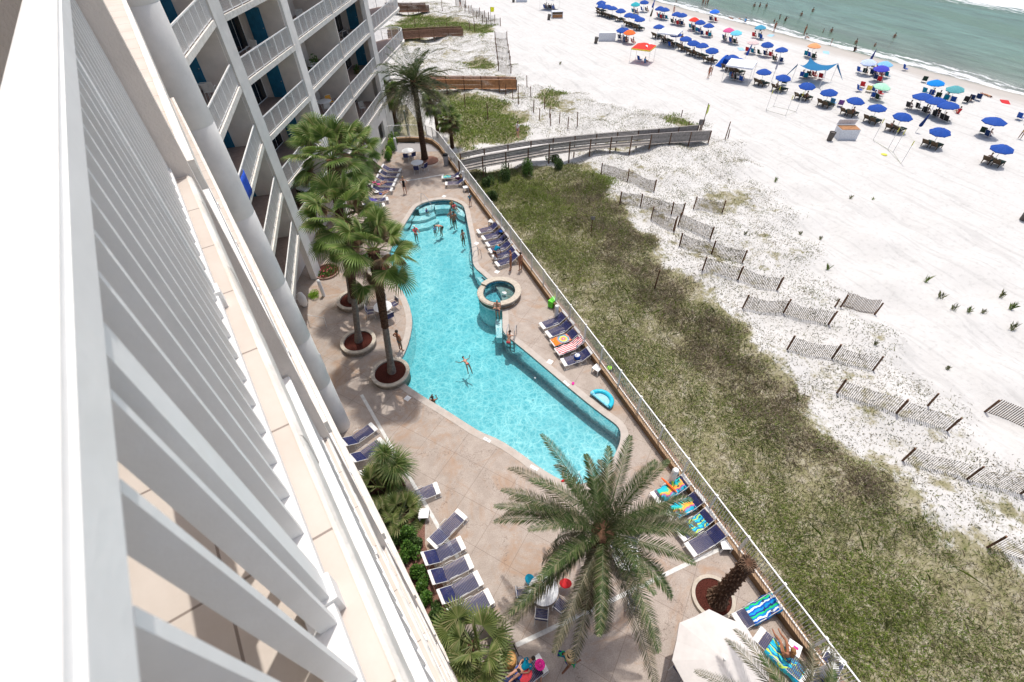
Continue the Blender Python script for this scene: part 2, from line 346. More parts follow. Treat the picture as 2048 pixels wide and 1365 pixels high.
# ---- pool
def smooth_loop(pts, it=2):
    for _ in range(it):
        q = []
        for i in range(len(pts)):
            a = Vector(pts[i]); b = Vector(pts[(i+1) % len(pts)]); q += [tuple(a*.75+b*.25), tuple(a*.25+b*.75)]
        pts = q
    return pts
POOLPX = [(799, 465), (816, 439), (830, 416), (840, 409), (853, 404), (870, 400.5), (888, 399), (904, 400.5), (914, 404), (925, 410), (929.5, 418), (932, 430), (937, 456), (941, 474), (945, 505), (945, 524), (950, 536), (962, 546), (973, 556), (985, 566), (1000, 585), (1005, 602), (1004.5, 621), (1005, 640), (1005, 660), (1012, 671), (1023, 680), (1053, 704), (1102, 745.5), (1151, 787), (1200, 826), (1224, 843), (1236, 853), (1242, 866), (1240, 885), (1232, 905), (1218, 930), (1200, 952), (1178, 965), (1152, 970), (1120, 960), (1080, 936), (1040, 906), (1000, 880), (960, 864), (930, 845), (900, 825.5), (870, 807), (851, 796), (816, 773), (800, 760), (795, 740), (798, 722), (808, 710), (819.5, 679), (825, 648), (822.5, 623), (810.5, 591), (793, 567.5), (775, 553), (768, 545), (772, 530), (776, 512), (785, 490)]
pool = [tuple(G(*q).xy) for q in POOLPX]
pool = smooth_loop(pool, 1)
def offset(loop, d):
    n = len(loop); out = []
    ar = sum(loop[i][0]*loop[(i+1) % n][1]-loop[(i+1) % n][0]*loop[i][1] for i in range(n)); sg = 1 if ar > 0 else -1
    for i in range(n):
        a = Vector(loop[i-1]); b = Vector(loop[i]); c = Vector(loop[(i+1) % n]); t = ((b-a).normalized()+(c-b).normalized())
        if t.length < 1e-6: t = c-b
        t.normalize(); nn = Vector((t.y, -t.x))*sg; out.append(tuple(b+nn*d))
    return out
def strip(mb, A, B, za, zb):
    n = len(A); vs = [(q[0], q[1], za) for q in A]+[(q[0], q[1], zb) for q in B]
    mb.add(vs, [(i, (i+1) % n, (i+1) % n+n, i+n) for i in range(n)])
DECKEDGE = [(-9, -14), (11.5, -14), (11.5, 45.5), (11.45, 49), (10.9, 50.6), (9.3, 51.7), (7.6, 52.3), (4, 52.6), (-9, 52.6)]
cop = offset(pool, .40)
mb = MB().sheet([[(-400, -40), (11.56, -40), (11.56, 53.4), (-400, 53.4)], [(q[0]-.03*(q[0] > 0), q[1]) for q in DECKEDGE[::-1]]], -.35); tag(mb.build('ground', SAND), kind='structure')
m1 = MB().sheet([DECKEDGE, cop[::-1]], 0.); strip(m1, DECKEDGE, DECKEDGE, 0, -.5); tag(m1.build('pool_deck', DECK), kind='structure')
COPM = mat('coping_stone', (.47, .42, .375), .8, .07, 2.5, .25, dirt=((.38, .28, .21), .5))
m1 = MB(); strip(m1, pool, cop, .012, .012); strip(m1, pool, pool, .012, -.12); tag(m1.build('pool_coping', COPM), kind='structure')
def depth(y): return float(np.interp(y, [9, 14, 22, 30, 36], [-1.25, -1.4, -1.75, -1.35, -1.05]))
bl = offset(pool, -.02); root = empty('swimming_pool', (0, 0, 0)); tag(root, kind='structure')
m1 = MB(); strip(m1, pool, pool, -.12, -.30); m1.build('waterline_tile', TILEB, root)
m1 = MB(); n = len(pool); vs = [(q[0], q[1], -.30) for q in pool]+[(q[0], q[1], depth(q[1])) for q in pool]
m1.add(vs, [(i, (i+1) % n, (i+1) % n+n, i+n) for i in range(n)]); fl = MB().sheet([pool], 0)
m1.add([(v[0], v[1], depth(v[1])) for v in fl.v], fl.f); m1.build('pool_basin', PLAST, root)
# steps, benches and ledges under water
def ledge(px, z, wd=None):
    m = MB().prism([tuple(G(*q).xy) for q in px], z-.5, z); return m.build('pool_step', PLAST, root)
ledge([(836, 413), (852, 405.5), (868, 402.5), (866, 412), (850, 418), (838, 421)], -.32)
ledge([(828, 421), (838, 421), (850, 418), (866, 412), (870, 420), (852, 428), (836, 431), (822, 431)], -.55)
ledge([(818, 438), (822, 431), (836, 431), (852, 428), (872, 420), (876, 426), (856, 438), (836, 442), (818, 442)], -.8)
ledge([(868, 402.5), (888, 401), (904, 402.5), (913, 406), (908, 411), (888, 409), (869, 411)], -.42)
ledge([(913, 406), (924, 412), (929, 420), (928, 426), (915, 420), (908, 411)], -.42)
ledge([(953, 548), (962, 547), (982, 569), (973, 572)], -.35)
ledge([(990, 632), (1004, 632), (1004, 668), (992, 668)], -.35)
ledge([(777, 510), (786, 497), (789, 500), (783, 515), (777, 520)], -.3)
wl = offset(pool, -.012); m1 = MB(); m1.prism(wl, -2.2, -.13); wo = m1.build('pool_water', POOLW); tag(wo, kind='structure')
# depth marks on the coping
def text3(s, loc, rz, size, m, parent, name='lettering', tilt=0.):
    c = bpy.data.curves.new(name, 'FONT'); c.body = s; c.size = size; c.align_x = 'CENTER'; c.align_y = 'CENTER'; c.extrude = .002
    o = bpy.data.objects.new(name, c); me = bpy.data.meshes.new_from_object(o); bpy.data.objects.remove(o)
    me.materials.append(m); o = bpy.data.objects.new(name, me); COL.objects.link(o); o.location = loc; o.rotation_euler = (tilt, 0, rz); o.parent = parent; return o
for i, (a, b, s) in enumerate((((969, 877), (979, 883), '4 FT'), ((1063, 933), (1074, 939), '5 FT'), ((1128, 763), (1137, 771), '4 FT'))):
    A = G(*a, .014); B = G(*b, .014); c = (A+B)/2; d = B-A
    r = empty('depth_marker', c, math.atan2(d.y, d.x), ['white depth marker tile on the coping, lower left pool edge', 'white depth marker tile on the coping near the big date palm', 'white depth marker tile on the coping of the right pool edge'][i], 'pool marker')
    MB().box((0, 0, .001), (.42, .16, .012)).build('marker_tile', WHITEP, r); text3(s, (0, 0, .010), 0, .13, BLK, r)
# ---- spa
sc_ = (G(955, 585, .45)+G(1041, 575, .45))/2; SR = 1.5; scx, scy = 8.60, 24.0
sp_o = empty('hot_tub', (scx, scy, 0), 0, 'round raised hot tub with cream rim beside the pool', 'hot tub')
def arc(r, a0, a1, n=40): return [(r*math.cos(R_(a0+(a1-a0)*i/n)), r*math.sin(R_(a0+(a1-a0)*i/n))) for i in range(n+1)]
gap0, gap1 = -107, 125     # rim runs round except the spillway facing the camera-left
m1 = MB()
o_, i_ = arc(1.52, gap0, gap1), arc(1.10, gap0, gap1); m1.prism(o_+i_[::-1], .40, .50); m1.build('rim', CREAM, sp_o)
o_, i_ = arc(1.52, gap1, gap0+360), arc(1.10, gap1, gap0+360); MB().prism(o_+i_[::-1], .28, .36).build('spillway', CREAM, sp_o)
m1 = MB(); o_, i_ = arc(1.46, 0, 359.9), arc(1.14, 0, 359.9); m1.prism(o_[:-1], -1.4, .0) if 0 else None
strip(m1, [(a, b) for a, b in arc(1.46, 0, 351, 40)], arc(1.46, 0, 351, 40), .28, .0); m1.build('outer_wall', mat('spa_wall', (.22, .165, .12), .8, .25, 6, .2), sp_o)
m1 = MB(); strip(m1, arc(1.475, 0, 351, 40), arc(1.475, 0, 351, 40), .40, .24); m1.build('tile_band', mat('spa_tile', (.10, .115, .13), .3, .5, 20, .5), sp_o)
m1 = MB(); strip(m1, arc(1.46, 0, 351, 40), arc(1.46, 0, 351, 40), .0, -1.9); m1.build('pool_side_wall', PLAST, sp_o)
m1 = MB(); strip(m1, arc(1.12, 0, 351, 40), arc(1.12, 0, 351, 40), .40, .16); m1.build('inner_tile', TILEB, sp_o)
MB().lathe([(1.12, .16), (1.12, -.38), (.001, -.40)], 40, cap=False).build('basin', PLAST, sp_o)
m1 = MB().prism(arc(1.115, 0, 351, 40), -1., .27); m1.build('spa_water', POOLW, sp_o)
t_ = MB(); t_.ell((.35, -.15, .27), (.13, .13, .05), 10, 6); t_.ell((.25, -.05, .27), (.08, .08, .04), 8, 6); t_.build('water_jet', WHITEP, sp_o, True)
text3('3 FT', (.42, -1.49, .33), 0.27, .13, WHITEP, sp_o, tilt=R_(90))
text3('NO DIVING', (.62, -1.40, .16), 0.42, .06, WHITEP, sp_o, tilt=R_(90))
# ================================================================ BUILDING
bv = Vector((-.19813962, .98017381, 0)); sv = Vector((.98017381, .19813962, 0))
def L(s, b, z): return sv*s+bv*b+Vector((0, 0, z))
tower = empty('condominium', (-6, 8, 0), 0, 'tall white condominium block with stepped balconies and white railings', 'building')
def P_(mb, name, m, smooth=False):
    o = mb.build(name, m, None, smooth); o.parent = tower; o.matrix_parent_inverse = Matrix.Translation((6, -8, 0)); return o
Z0 = H-1.42
def lbox(mb, s0, s1, b0, b1, z0, z1):
    vs = [L(s, b, z) for s in (s0, s1) for b in (b0, b1) for z in (z0, z1)]
    mb.add(vs, [(0, 1, 3, 2), (4, 6, 7, 5), (0, 4, 5, 1), (2, 3, 7, 6), (0, 2, 6, 4), (1, 5, 7, 3)])
PW = 3.62
def se(b): return float(np.interp(b, [3.6, 10.5, 17.], [-.05, .04, .05]))
CEIL = mat('ceiling_white', (.78, .75, .72), .9, .04)
for i, z in enumerate([Z0+3.05]+[Z0-3.05*j for j in range(7)]):
    # our unit's slab with a rounded, patched edge, and the neighbour's slab beyond the party wall
    m1 = MB(); lbox(m1, -3.2, -.128, -6, PW-.002, z-.2, z-.006); P_(m1, 'floor_slab', STUCCO2)
    m1 = MB(); lbox(m1, -3.2, -.130, -6, PW-.002, z-.004, z); P_(m1, 'tiled_floor', TILE)
    m1 = MB()
    for j in range(24):
        b0 = -6+(PW+6)*j/24; b1 = -6+(PW+6)*(j+1)/24; e = -.108+random.uniform(-.004, .004)
        pr = [(-.132, z-.006+.010), (-.118, z+.006), (e, z-.012), (e+.003, z-.05), (e, z-.2), (-.132, z-.2)]
        vs = [L(s, bb, zz) for bb in (b0, b1) for s, zz in pr]; m1.add(vs, [(q, (q+1) % 6, (q+1) % 6+6, q+6) for q in range(6)]+[tuple(range(6)), tuple(range(6, 12))[::-1]])
    P_(m1, 'slab_edge', SLABE)
    if i:
        m1 = MB(); m2 = MB()
        pts = [PW+.2+(16.6-PW-.2)*j/6 for j in range(7)]
        for b0, b1 in zip(pts[:-1], pts[1:]):
            vs = [L(s, b, zz) for b, e in ((b0, se(b0)), (b1, se(b1))) for s in (-3.2, e-.06) for zz in (z-.2, z)]
            m2.add(vs, [(0, 1, 3, 2), (4, 6, 7, 5), (0, 4, 5, 1), (2, 3, 7, 6), (1, 5, 7, 3), (0, 2, 6, 4)])
            vs = [L(s, b, zz) for b, e in ((b0, se(b0)), (b1, se(b1))) for s in (e-.058, e) for zz in (z-.2, z+.012)]
            m1.add(vs, [(0, 1, 3, 2), (4, 6, 7, 5), (0, 4, 5, 1), (2, 3, 7, 6), (1, 5, 7, 3), (0, 2, 6, 4)])
        P_(m2, 'tiled_floor', TILE); P_(m1, 'slab_edge', SLABE)
m1 = MB(); lbox(m1, -3.3, -.088, PW, PW+.2, -.1, Z0+6); P_(m1, 'party_wall', STUCCO2)
m1 = MB(); lbox(m1, -3.5, -3.2, -6, 17, -.1, Z0+6); P_(m1, 'back_wall', STUCCO2)
m1 = MB(); lbox(m1, -3.3, -.45, 17.0, 17.25, -.1, Z0+6); P_(m1, 'party_wall', STUCCO2)
def lrail(zf, b0, b1, s0=-.30, s1=-.185, full=True, nm='balcony_railing'):
    zt_ = zf+1.09; r = MB(); lbox(r, s0, s1, b0, b1, zt_-.068, zt_-.012); lbox(r, s0+.006, s1-.006, b0, b1, zt_-.012, zt_)
    lbox(r, s0+.03, s1-.03, b0, b1, zt_-.095, zt_-.069); o = P_(r, nm, RAILW)
    q = MB(); lbox(q, s0+.035, s1-.004, b0, b1, zf+.035, zf+.075); b_ = q.build('bottom_rail', RAILW, o)
    ba = MB(); b = b0+.05; sc0 = s1-.040
    while b < b1: lbox(ba, sc0-.016, sc0+.028, b, b+.018, zf+.076, zt_-.096); b += .138
    ba.build('balusters', RAILW, o)
    pb = .62
    for pb in [.62+1.5*j for j in range(-4, 12)]:
        if b0 < pb < b1-.1:
            pq = MB(); lbox(pq, sc0-.030, sc0+.034, pb-.02, pb+.035, zf+.03, zt_-.069); lbox(pq, sc0-.04, sc0+.050, pb-.03, pb+.045, zf+.0, zf+.09); pq.build('rail_post', RAILW, o)
lrail(Z0, -6, PW-.02)
for j in (1, 2, 3):
    lrail(Z0-3.05*j, -6, PW-.02, s0=-.25, s1=-.16); lrail(Z0-3.05*j, PW+.25, 10.4, s0=-.20, s1=-.10)
# round column
pc = (-3.30, 17.42); m1 = MB()
zz = [-.05]+[3.84+3.05*j-.1 for j in range(7)]
for a, b in zip([0]+[3.74+3.05*j for j in range(8)], [3.74+3.05*j for j in range(8)]+[30]):
    m1.lathe([(.566, a+.006), (.57, a+.014), (.57, b-.014), (.566, b-.006)], 40, (pc[0], pc[1], 0), False)
    m1.lathe([(.564, b-.01), (.564, b+.01)], 40, (pc[0], pc[1], 0), False)
P_(m1, 'round_column', mat('column_stucco', (.80, .77, .73), .85, .05, 1.2, .2, bump=.35, bsc=50, dirt=((.42, .41, .39), .3)), True)
LV = [3.84, 6.9, 9.98, 13.05, 16.05, 19.1]
def bay(A, B, levels, depth_=2.0, door=None, slide=None, name='', rail=True, wall=True, ext=(0, 0), endw=0):
    A = Vector((*A, 0)); B = Vector((*B, 0)); t = (B-A).normalized(); n = Vector((-t.y, t.x, 0)); ln = (B-A).length
    def Q(a, d, z): return A+t*a+n*d+Vector((0, 0, z))
    def qbox(mb, a0, a1, d0, d1, z0, z1):
        vs = [Q(a, d, z) for a in (a0, a1) for d in (d0, d1) for z in (z0, z1)]
        mb.add(vs, [(0, 1, 3, 2), (4, 6, 7, 5), (0, 4, 5, 1), (2, 3, 7, 6), (0, 2, 6, 4), (1, 5, 7, 3)])
    for z in levels:
        m1 = MB(); qbox(m1, -ext[0], ln+ext[1], .10, depth_, z-.24, z-.02); P_(m1, 'floor_slab', CEIL)
        m1 = MB(); qbox(m1, -ext[0], ln+ext[1], .10, depth_, z-.016, z); P_(m1, 'balcony_floor', FLR)
        m1 = MB(); qbox(m1, -ext[0], ln+ext[1], 0, .098, z-.26, z+.02); P_(m1, 'slab_edge', SLABE)
        if rail:
            r = MB(); qbox(r, 0, ln, .07, .13, z+1.03, z+1.09); o = P_(r, 'balcony_railing', RAILW)
            r = MB(); qbox(r, 0, ln, .08, .12, z+.07, z+.11); r.build('bottom_rail', RAILW, o)
            r = MB(); a = .05
            while a < ln: qbox(r, a, a+.018, .088, .112, z+.11, z+1.03); a += .105
            r.build('balusters', RAILW, o)
            npst = max(2, round(ln/1.05))
            for j in range(npst+1): r = MB(); a = ln*j/npst; qbox(r, max(0, a-.03), min(ln, a+.03), .065, .135, z+.0, z+1.03); r.build('rail_post', RAILW, o)
        if wall:
            m1 = MB(); qbox(m1, -ext[0], ln+ext[1], depth_, depth_+.15, z, z+2.82); P_(m1, 'facade_wall', STUCCO2)
            if door:
                a = endw; m1 = MB(); qbox(m1, a, a+.2, .15, depth_, z, z+2.82); P_(m1, 'end_wall', STUCCO2)
                m1 = MB(); d0 = door; qbox(m1, a-.05, a-.002, d0, d0+.95, z+.02, z+2.12)
                for u0 in (.1, .52):
                    for v0, v1 in ((.15, .85), (.98, 1.95)): qbox(m1, a-.065, a-.05, d0+u0, d0+u0+.33, z+v0, z+v1)
                d_ = P_(m1, 'balcony_door', BLUE); m1 = MB(); qbox(m1, a-.11, a-.051, d0+.06, d0+.11, z+1.0, z+1.05); m1.build('handle', GREYM, d_)
            if slide:
                a1 = endw-.15; a0 = a1-1.9; m1 = MB(); qbox(m1, a0, a1, depth_-.04, depth_-.003, z+.03, z+2.15); d_ = P_(m1, 'sliding_door', WHITEP)
                mid = (a0+a1)/2; m1 = MB(); qbox(m1, a0+.06, mid-.03, depth_-.055, depth_-.041, z+.1, z+2.07); qbox(m1, mid+.03, a1-.06, depth_-.055, depth_-.041, z+.1, z+2.07); m1.build('glass_pane', GLASSD, d_)
    return Q, qbox, ln
FLR = mat('balcony_floor_tile', (.30, .22, .19), .7, .12, 5, .3)
def pier(A, B, dep, z0, z1, m=STUCCO, nm='pier'):
    A = Vector((*A, 0)); B = Vector((*B, 0)); t = (B-A).normalized(); n = Vector((-t.y, t.x, 0)); m1 = MB()
    m1.prism([tuple(q.xy) for q in (A, B, B+n*dep, A+n*dep)], z0, z1); return P_(m1, nm, m)
Q2, qb2, l2 = bay((-4.73, 18.2), (-2.93, 31.10), LV, 2.9, door=1.5, slide=1, ext=(.6, 0), endw=13.0)
Q3, qb3, l3 = bay((-2.46, 32.0), (.38, 37.9), LV, 2.9, door=1.45, slide=1, ext=(0, .3), endw=6.5)
Q4, qb4, l4 = bay((.84, 39.3), (3.98, 45.9), LV, 2.9, door=None, slide=1, ext=(.1, 0), endw=3.)
Q5, qb5, l5 = bay((4.03, 46.0), (7.45, 52.95), LV, 2.9, door=1.3, slide=1, ext=(0, 1.6), endw=9.1)
pier((-2.90, 31.12), (-2.48, 31.98), .42, -.1, 26); pier((.40, 37.95), (.82, 39.25), .4, -.1, 26); pier((7.48, 53.0), (8.0, 54.0), .4, -.1, 26)
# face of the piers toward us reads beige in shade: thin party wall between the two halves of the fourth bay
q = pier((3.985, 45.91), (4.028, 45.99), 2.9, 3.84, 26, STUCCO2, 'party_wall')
# end balconies with rounded tips
EB = [(8.05, 54.1), (12.1, 61.6), (12.45, 62.6), (12.2, 63.4), (11.4, 63.8), (10.2, 63.6), (7.6, 62.2), (5.0, 58.0)]
for z in LV[1:]:
    P_(MB().prism(EB, z-.24, z-.02), 'floor_slab', CEIL); P_(MB().prism(offset(EB, .06), z-.26, z-.03), 'slab_edge', SLABE); P_(MB().prism(offset(EB, -.1), z-.018, z), 'balcony_floor', FLR)
    ed = offset(EB, -.08)[:7]; r = MB()
    for a, b in zip(ed[:-1], ed[1:]): r.bar((*a, z+1.06), (*b, z+1.06), .06)
    o = P_(r, 'balcony_railing', RAILW); r = MB()
    for a, b in zip(ed[:-1], ed[1:]):
        a = Vector(a); b = Vector(b); nn = max(1, int((b-a).length/.11))
        for j in range(nn): c = a.lerp(b, j/nn); r.bar((*c, z+.0), (*c, z+1.03), .02 if j % 10 else .06)
    r.build('balusters', RAILW, o)
# lower end wall with two openings, and the low corner building beyond the fourth pier
wA, wB = Vector((4.03, 46.0)), Vector((7.45, 52.95)); tt = (wB-wA).normalized(); nn_ = Vector((-tt.y, tt.x))
def wseg(a0, a1, z0, z1, d0=.05, d1=.3, m=STUCCO, nm='lower_wall'):
    q = [wA+tt*a0+nn_*d0, wA+tt*a1+nn_*d0, wA+tt*a1+nn_*d1, wA+tt*a0+nn_*d1]; P_(MB().prism([tuple(v) for v in q], z0, z1), nm, m)
wseg(0, 1.1, 0, 3.56); wseg(1.1, 2.9, 0, .7); wseg(1.1, 2.9, 2.3, 3.56); wseg(2.9, 4.6, 0, 3.56); wseg(4.6, 6.4, 0, .9); wseg(4.6, 6.4, 2.6, 3.56); wseg(6.4, 7.8, 0, 3.56)
wseg(1.0, 6.6, 0, 3.5, 1.6, 1.7, GLASSD, 'dark_window')
P_(MB().box((6.6, 57.2, 2.8), (3.6, 6.2, 7.0), rz=R_(-27)), 'lower_wall', STUCCO)
# ground storey behind the near bays
P_(MB().prism([(-6.6, 17.6), (-5.9, 17.6), (-4.3, 31.3), (-2.2, 36.6), (3.0, 47.2), (1.0, 48), (-6, 37), (-7.6, 31)], -.05, 3.5), 'ground_storey', STUCCO2)
P_(MB().prism([(-14, 16), (-8.3, 16), (-7.0, 31), (-5.6, 34.8), (-1.5, 42.5), (3.6, 54.5), (3.2, 60), (-14, 60)], 0, 27), 'inner_block', STUCCO2)
# ================================================================ PLANTS
def fastmesh(name, V, F, m, parent=None):
    me = bpy.data.meshes.new(name); me.from_pydata(V.reshape(-1, 3).tolist(), [], F.tolist()); me.materials.append(m)
    o = bpy.data.objects.new(name, me); COL.objects.link(o)
    if parent: o.parent = parent
    return o
FANL = leafmat('fan_palm_leaf', (.10, .175, .035), (.21, .30, .075), (.36, .36, .15), .4); DATL = leafmat('date_palm_leaf', (.045, .085, .025), (.115, .165, .055), (.32, .28, .18), .2)
DRYL = leafmat('dry_palm_leaf', (.16, .10, .06), (.27, .19, .11)); FANY = leafmat('fan_leaf_yellowish', (.10, .15, .04), (.21, .26, .08), (.36, .34, .17), .35)
YUCL = leafmat('yucca_leaf', (.05, .10, .02), (.13, .19, .05), (.24, .24, .10))
TRK = mat('palm_trunk_brown', (.10, .055, .035), .95, .4, 9, .1, bump=1., bsc=16); TRG = mat('palm_trunk_grey', (.21, .175, .15), .95, .2, 7, .1, bump=.8, bsc=14)
def trunk(name, pts, rs, m, parent, rings=0.12, amp=.12, n=14):
    P = [Vector(p) for p in pts]; ln = [0]
    for a, b in zip(P[:-1], P[1:]): ln.append(ln[-1]+(b-a).length)
    k = max(4, int(ln[-1]/rings)*2); q = []; r = []
    for i in range(k+1):
        t = ln[-1]*i/k; q.append(Vector([float(np.interp(t, ln, [p[c] for p in P])) for c in range(3)])); r.append(float(np.interp(t, ln, rs))*(1+amp*(1 if i % 2 else -.3)+random.uniform(-.03, .03)))
    return MB().tube(q, r, n).build(name, m, parent)
def fan_crown(c, nl, R, m, parent, seed, pet=1.0, droop=.55, dry=0, lo=-.55, seg=30):
    rg = random.Random(seed); V = []; F = []; PV = MB()
    for i in range(nl):
        t = (i+.5)/nl; e = 1.35-(1.35-lo)*t**.85+rg.uniform(-.15, .15); a = i*2.39996+rg.uniform(-.5, .5)
        d = Vector((math.cos(a)*math.cos(e), math.sin(a)*math.cos(e), math.sin(e))); L_ = pet*rg.uniform(.75, 1.1)
        base = Vector(c); mid = base+d*L_*.5; end = base+d*L_-Vector((0, 0, .14*L_*(1-d.z)))
        PV.tube([base, mid, end], [.022, .018, .012], 4)
        out = (end-mid).normalized(); side = out.cross(Vector((0, 0, 1)))
        if side.length < .1: side = Vector((math.sin(a), -math.cos(a), 0))
        side.normalize(); up = side.cross(out).normalized(); rl = R*rg.uniform(.8, 1.1); tw = rg.uniform(-.3, .3)
        side = (side*math.cos(tw)+up*math.sin(tw)); up = side.cross(out).normalized()
        for j in range(seg):
            th = -2.0+4.0*(j+.5)/seg; w = 4.0/seg*.5; ll = rl*(1-.22*abs(th)/2.0)*rg.uniform(.9, 1.05); fold = .03*(1 if j % 2 else -1)
            def pt(ang, r, dz=0): return end+(out*math.cos(ang)+side*math.sin(ang))*r*(1-.10*(r/rl)**2)+up*(fold*0+dz-.06*r*abs(math.sin(ang)))-Vector((0, 0, droop*rl*max(0, r/rl-.45)**1.7))
            b = len(V); r1 = ll*.42; r2 = ll
            V += [pt(th-w, .02), pt(th+w, .02), pt(th+w, r1, -.02), pt(th, r1, .03), pt(th-w, r1, -.02), pt(th+w*.5, ll*.75), pt(th-w*.5, ll*.75), pt(th, r2, -.02)]
            F += [(b, b+1, b+2, b+3), (b, b+3, b+4), (b+3, b+2, b+5), (b+3, b+5, b+6), (b+4, b+3, b+6), (b+6, b+5, b+7)]
    o = bpy.data.meshes.new('crown'); o.from_pydata([tuple(v) for v in V], [], F); o.materials.append(m); ob = bpy.data.objects.new('crown', o); COL.objects.link(ob); ob.parent = parent
    PV.build('leaf_stalks', m, parent)
    return ob
def frond(V, F, c, a, e, ln, rg, arch=.9, nl=46, lw=.42, twist=0.):
    pts = []; p = Vector(c); el_ = e; n = 16
    for i in range(n+1):
        pts.append(p.copy()); el_ -= arch*(.5+1.2*i/n)/n; p += Vector((math.cos(a)*math.cos(el_), math.sin(a)*math.cos(el_), math.sin(el_)))*ln/n
    for i in range(n):
        d = (pts[i+1]-pts[i]).normalized(); s = Vector((-math.sin(a), math.cos(a), 0)); r = .018*(1-i/n)+.004; b = len(V); u_ = s.cross(d)
        V += [pts[i]-s*r, pts[i]+s*r, pts[i+1]+s*r, pts[i+1]-s*r]; F.append((b, b+1, b+2, b+3))
        V += [pts[i]-u_*r, pts[i]+u_*r, pts[i+1]+u_*r, pts[i+1]-u_*r]; F.append((b+4, b+5, b+6, b+7))
    for j in range(nl):
        t = .12+.88*(j+.5)/nl; k_ = min(int(t*n), n-1); fr = t*n-k_; q = pts[k_].lerp(pts[k_+1], fr); d = (pts[k_+1]-pts[k_]).normalized()
        s = Vector((-math.sin(a), math.cos(a), 0)); up = s.cross(d)*-1
        if up.z < 0: up = -up
        L_ = lw*math.sin(math.pi*min(1, .18+t*.80))**.6*rg.uniform(.85, 1.1)
        for sg in (-1, 1):
            dr = (s*sg*.72+d*.62+up*rg.uniform(.05, .5)).normalized(); w = d*.016+up*.006; tip = q+dr*L_-Vector((0, 0, .12*L_)); m_ = q+dr*L_*.5; b = len(V)
            V += [q-w*.6, q+w*.6, m_+w, tip, m_-w]; F.append((b, b+1, b+2, b+3, b+4))
def date_crown(c, n, ln, m, parent, seed, lo=-.35, hi=1.45, dir_=None, nl=46, arch=.9, lw=.42):
    rg = random.Random(seed); V = []; F = []
    for i in range(n):
        t = (i+.5)/n; e = hi-(hi-lo)*t**.8+rg.uniform(-.16, .16); a = i*2.39996+rg.uniform(-.45, .45)
        if dir_ is not None: a = dir_[0]+(a % (2*math.pi)-math.pi)/math.pi*dir_[1]
        frond(V, F, c, a, e, ln*rg.uniform(.68, 1.08), rg, arch*rg.uniform(.6, 1.35), nl, lw)
    me = bpy.data.meshes.new('crown'); me.from_pydata([tuple(v) for v in V], [], F); me.materials.append(m); ob = bpy.data.objects.new('crown', me); COL.objects.link(ob); ob.parent = parent; return ob
def planter(px, py, R, label, h=.38, m=MULCH, capw=.22, r=None):
    p = G(px, py, 0); o = empty('planter', p, 0, label, 'planter', 'round stone planters on the pool deck')
    m1 = MB().lathe([(R-.05, -.4), (R-.05, h-.1)], 40, cap=False); m1.build('planter_wall', mat('planter_wall', (.27, .23, .18), .7, .25, 9, .3), o)
    m1 = MB(); a = arc(R, 0, 351, 40); b = arc(R-capw, 0, 351, 40); strip(m1, a, b, h, h); strip(m1, a, a, h, h-.1); strip(m1, b, b, h, h-.2); m1.build('cap', CREAM, o)
    m1 = MB(); V_ = []; 
    m1.lathe([(R-capw, h-.10), (R*.5, h-.04), (.01, h+.0)], 30, cap=False); m1.build('mulch', m, o, False)
    return o
pA = G(786, 752, 0); pB = G(720, 690, 0); pC = G(707, 610, 0)
planter(783, 752, 1.13, 'round planter jutting into the pool under the tallest fan palm'); planter(719, 690, 1.10, 'round planter in the deck left of the pool jutting one, middle fan palm in it')
planter(707, 607, 1.05, 'round planter farthest left near the white bollard, rear fan palm in it'); planter(762, 545, .92, 'small round planter at the pool edge with no palm')
def fanpalm(base, top, label, seed, R=.95, nl=34, pet=1.15, tr=(.26, .17), zb=.3, m=FANL, loose=True):
    o = empty('fan_palm', (base.x, base.y, 0), 0, label, 'palm tree', 'palms round the pool'); t = Vector(top)-Vector((base.x, base.y, 0))
    hgt = t.z; f = lambda q: (t.x*q, t.y*q, zb+(hgt-zb)*q)
    trunk('trunk', [f(0), f(.1), f(.42)], [tr[0], tr[0]*.72, tr[1]], TRG, o, .2, .04); trunk('upper_trunk', [f(.42), f(.7), f(1.)], [tr[1]*1.02, tr[1]*1.25, tr[1]*1.5], TRK, o, .13, .16)
    fan_crown(f(1.), nl, R, m, o, seed, pet); fan_crown((t.x, t.y, hgt-.3), 9, R*.8, DRYL, o, seed+9, pet*.75, lo=-1.2, droop=.9).name = 'dead_leaves'; return o
def at_h(base, px, py, h):
    r = ray(px, py); s = (h-H)/r[2]; return Vector((r[0]*s, r[1]*s, h))
fanpalm(pA, at_h(pA, 747, 500, 8.6), 'tall fan palm leaning beside the pool, nearest the water', 3, 1.2, 22, 1.45)
fanpalm(pB, at_h(pB, 690, 440, 9.0), 'fan palm with a full crown, middle of three by the building', 5, 1.25, 30, 1.5)
fanpalm(pC, at_h(pC, 664, 318, 9.9), 'fan palm standing farthest back of three, crown in front of the balconies', 8, 1.35, 34, 1.7, (.3, .2))
fanpalm(G(745, 452, 0), at_h(None, 712, 300, 7.8), 'fan palm behind the others at the edge of the crowded loungers', 12, 1.1, 30, 1.2)
DATP = leafmat('date_palm_old_leaf', (.10, .105, .055), (.20, .195, .12), (.38, .33, .24), .2)
